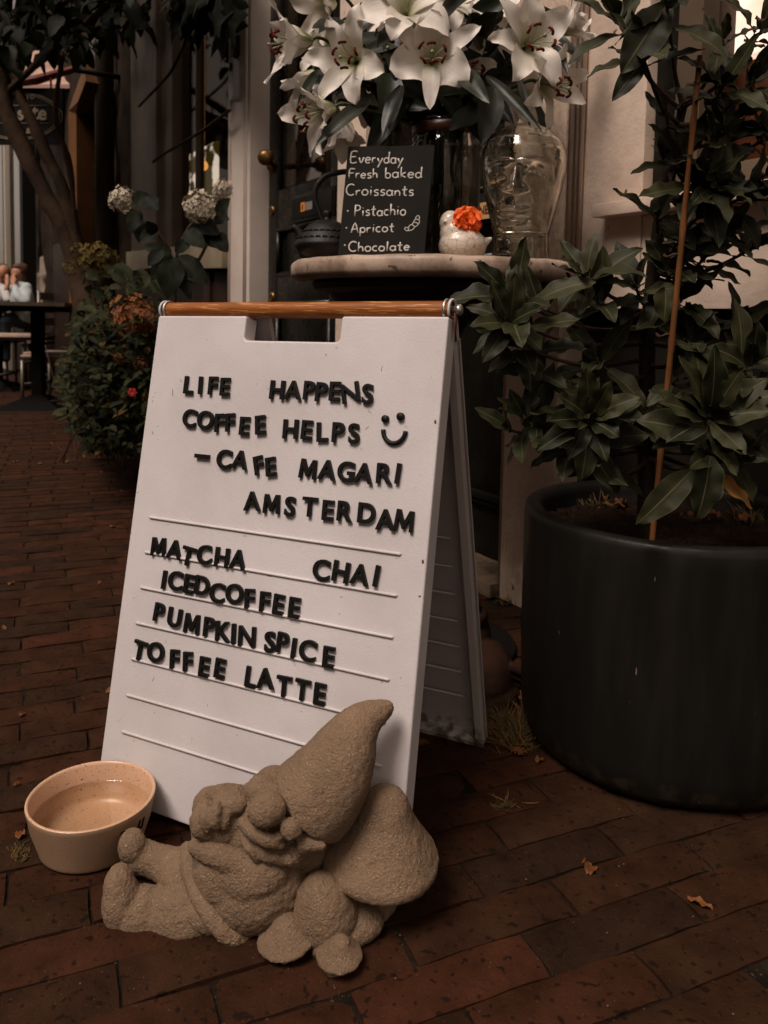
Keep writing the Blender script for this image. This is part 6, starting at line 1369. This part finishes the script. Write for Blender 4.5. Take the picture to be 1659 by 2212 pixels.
a, b = on_z(285, 965), on_z(352, 1012); d = (b-a).normalized(); s_ = Vector((-d.y, d.x, 0)); bm = BM(); hexa(bm, [q + UPZ*z for z in (-.005, .085) for q in (a - d*1.2, b + d*.1, b + d*.1 + s_*.07, a - d*1.2 + s_*.07)]); bmesh.ops.bevel(bm, geom=list(bm.edges), offset=.008, segments=2, affect='EDGES'); fin('kerb_stone', bm, M['threshold'], kb, autosm=40)

# ================================================================== terrace: tables, chairs, people
def ptable(x, y, Yb, label, top_hw=.27, rot=0.0):
    o = on_z(x, y); o.y = o.y; t = thing('pedestal_table', o, label, 'table', 'cafe tables on the terrace'); ex = Vector((cos(rot), sin(rot), 0)); ey = Vector((-sin(rot), cos(rot), 0))
    bm = BM(); boxaxes(bm, o + UPZ*.685, ex, ey, UPZ, top_hw, top_hw, .014); bmesh.ops.bevel(bm, geom=list(bm.edges), offset=.004, segments=2, affect='EDGES'); fin('tabletop', bm, M['table_top'], t, autosm=40)
    bm = BM(); boxaxes(bm, o + UPZ*.654, ex, ey, UPZ, top_hw*.8, top_hw*.8, .016); fin('apron', bm, M['table_black'], t, smooth=False)
    bm = BM(); boxaxes(bm, o + UPZ*.36, ex, ey, UPZ, .036, .036, .278); bmesh.ops.bevel(bm, geom=list(bm.edges), offset=.004, segments=2, affect='EDGES'); fin('post', bm, M['table_black'], t, autosm=40)
    bm = BM(); h = .215
    for i in range(9):
        z0 = .0 + .0095*i; w = h*(1 - i/10.5); hexa(bm, [o + ex*a*w2 + ey*b*w2 + UPZ*z for z, w2 in ((z0 + (.001 if i == 0 else 0), w), (z0+.0092, w*.965)) for a, b in ((-1, -1), (1, -1), (1, 1), (-1, 1))])
    fin('base', bm, M['table_black'], t, smooth=False); return t
tbl = ptable(84, 880, 0, 'square dark cafe table on a ridged pedestal beside the hydrangeas', .27, .05)
ptable(-6, 842, 0, 'second pedestal cafe table cut by the left edge of the photo', .25, .05)
def chair(label, o, ex, ey, seat_z=.43, w=.21, back=True):
    t = thing('cafe_chair', o, label, 'chair', 'cafe chairs on the terrace')
    bm = BM(); boxaxes(bm, o + UPZ*seat_z, ex, ey, UPZ, w, w*.95, .028); bmesh.ops.bevel(bm, geom=list(bm.edges), offset=.02, segments=3, affect='EDGES'); fin('seat_cushion', bm, M['cushion'], t)
    for a, b in ((-1, -1), (1, -1), (1, 1), (-1, 1)):
        bm = BM(); p = o + ex*a*w*.92 + ey*b*w*.88; tube(bm, [p + UPZ*0.0, p + UPZ*(seat_z-.03 if b < 0 or not back else .80)], .012, 8); fin('leg', bm, M['chair_metal'], t)
    for b in (-1, 1):
        for z in (.13, seat_z-.05):
            bm = BM(); tube(bm, [o + ex*-w*.92 + ey*b*w*.88 + UPZ*z, o + ex*w*.92 + ey*b*w*.88 + UPZ*z], .011, 8); fin('stretcher', bm, M['chair_metal'], t)
    if back:
        bm = BM()
        for z in (.56, .66, .76): boxaxes(bm, o + ey*w*.88 + UPZ*z, ex, ey, UPZ, w*.9, .008, .030)
        fin('backrest', bm, M['bench_paint'], t, smooth=False)
    return t
cY = 6.6
def gx_(x, Y): p = at(x, 700, Y); return Vector((p.x, Y, 0))
c1 = gx_(58, 6.5); chair('cushioned metal cafe chair the woman in the pale sweater sits on', c1, Vector((0, 1, 0)), Vector((1, 0, 0)), seat_z=.44, w=.20)
c2 = gx_(128, 5.75); chair('empty cushioned cafe chair beside the brown board', c2, Vector((.1, 1, 0)).normalized(), Vector((1, -.1, 0)).normalized(), seat_z=.33, w=.20, back=False)
bn = thing('high_backed_bench', gx_(95, 7.3), 'weathered pale wooden bench with high panelled back against the wall', 'bench')
o = gx_(93, 7.3); bm = BM(); P = [at(x, y, 7.3) for x, y in ((83, 655), (116, 655), (116, 542), (86, 556))]; hexa(bm, P + [p + Vector((.05, .25, 0)) for p in P]); P = [at(x, y, 7.5) for x, y in ((69, 655), (84, 655), (84, 588), (69, 594))]; hexa(bm, P + [p + Vector((.05, .2, 0)) for p in P]); bmesh.ops.recalc_face_normals(bm, faces=bm.faces); fin('back_panel', bm, M['bench_paint'], bn, smooth=False)
bm = BM(); P = [at(x, y, 7.25) for x, y in ((83, 598), (116, 590), (116, 583), (84, 590))]; hexa(bm, P + [p + Vector((0, .03, 0)) for p in P]); bmesh.ops.recalc_face_normals(bm, faces=bm.faces); fin('rail', bm, M['bench_paint'], bn, smooth=False)
bm = BM(); boxaxes(bm, o + Vector((.05, .02, .38)), Vector((1, 0, 0)), Vector((0, 1, 0)), UPZ, .20, .16, .025)
for a in (-1, 1): boxaxes(bm, o + Vector((.05 + a*.16, .02, .1785)), Vector((1, 0, 0)), Vector((0, 1, 0)), UPZ, .03, .14, .176)
fin('seat', bm, M['bench_paint'], bn, smooth=False)
def pblob(bm, x, y, Y, rx, ry, rd=None, rot=0): blob(bm, x, y, Y, rx, ry, rd, rot)
Yp = 6.5
wm = thing('person', gx_(45, Yp), 'person with long brown hair in a pale sweater, hands raised to the mouth', 'person')
bm = BM(); pblob(bm, 40, 590, Yp, 14, 17, 16); pblob(bm, 33, 594, Yp, 5, 4, 5); pblob(bm, 38, 602, Yp, 10, 8, 10); limb(bm, [(43, 602, Yp, 8), (46, 615, Yp, 8)])
limb(bm, [(40, 640, Yp-.15, 6), (31, 617, Yp-.12, 5), (27, 606, Yp-.08, 5)])
for k in range(4): limb(bm, [(28 + k*1.5, 608, Yp-.10, 2.6), (26 + k*2, 600, Yp-.09, 2.2), (26 + k*2.2, 594 + k, Yp-.07, 1.8)])
limb(bm, [(32, 611, Yp-.1, 2.4), (35, 604, Yp-.1, 2.0)])
b = remeshed(bm, .008, 2); fin('body', b, M['skin'], wm)
bm = BM(); pblob(bm, 46, 586, Yp+.02, 17, 18, 18); pblob(bm, 52, 602, Yp+.03, 12, 22, 14, -8); pblob(bm, 41, 577, Yp, 13, 7, 14); b = remeshed(bm, .009, 2); roughen(b, ((.006, 30),)); fin('hair', b, M['hair'], wm)
bm = BM(); pblob(bm, 48, 648, Yp, 24, 38, 26); pblob(bm, 46, 622, Yp, 22, 14, 26); pblob(bm, 50, 680, Yp, 25, 22, 27); limb(bm, [(58, 624, Yp-.12, 13), (56, 655, Yp-.2, 11), (40, 640, Yp-.2, 9), (32, 622, Yp-.13, 7)]); b = remeshed(bm, .010, 3); roughen(b, ((.010, 14),)); fin('sweater', b, M['sweater'], wm)
bm = BM(); limb(bm, [(48, 692, Yp, 19), (22, 690, Yp-.1, 15), (12, 694, Yp-.12, 13)]); limb(bm, [(12, 694, Yp-.12, 12), (14, 740, Yp-.1, 9), (16, 775, Yp-.1, 7)]); b = remeshed(bm, .011, 3); fin('trousers', b, M['jeans'], wm)
mn = thing('person', gx_(0, 6.9), 'person in a white shirt at the left edge, resting the face on one hand', 'person')
bm = BM(); pblob(bm, 9, 589, 6.9, 13, 17, 15); limb(bm, [(2, 604, 6.9, 8), (-2, 618, 6.9, 9)]); limb(bm, [(10, 640, 6.75, 6), (16, 618, 6.75, 5), (15, 604, 6.8, 5)])
for k in range(4): limb(bm, [(14 + k*1.4, 606, 6.77, 2.4), (13 + k*1.6, 599, 6.78, 2.1), (12 + k*1.8, 594, 6.80, 1.8)])
b = remeshed(bm, .008, 2); fin('body', b, M['skin'], mn)
bm = BM(); pblob(bm, 4, 581, 6.93, 15, 13, 16); pblob(bm, -3, 592, 6.93, 9, 13, 13); b = remeshed(bm, .009, 2); roughen(b, ((.005, 30),)); fin('hair', b, M['hair_grey'], mn)
bm = BM(); pblob(bm, -6, 650, 6.9, 24, 40, 22); pblob(bm, -6, 622, 6.9, 22, 12, 20); limb(bm, [(10, 626, 6.8, 11), (18, 650, 6.72, 9), (14, 632, 6.74, 7)]); pblob(bm, -6, 690, 6.9, 24, 22, 24); b = remeshed(bm, .010, 3); roughen(b, ((.008, 14),)); fin('shirt', b, M['shirt'], mn)
bm = BM(); limb(bm, [(-6, 700, 6.9, 18), (12, 700, 6.7, 14)]); limb(bm, [(12, 700, 6.7, 12), (10, 775, 6.7, 8)]); b = remeshed(bm, .011, 3); fin('trousers', b, M['jeans'], mn)
o2 = gx_(-8, 6.9); chair('cafe chair of the man at the left edge', o2, Vector((0, 1, 0)), Vector((-1, 0, 0)), seat_z=.43, w=.19)
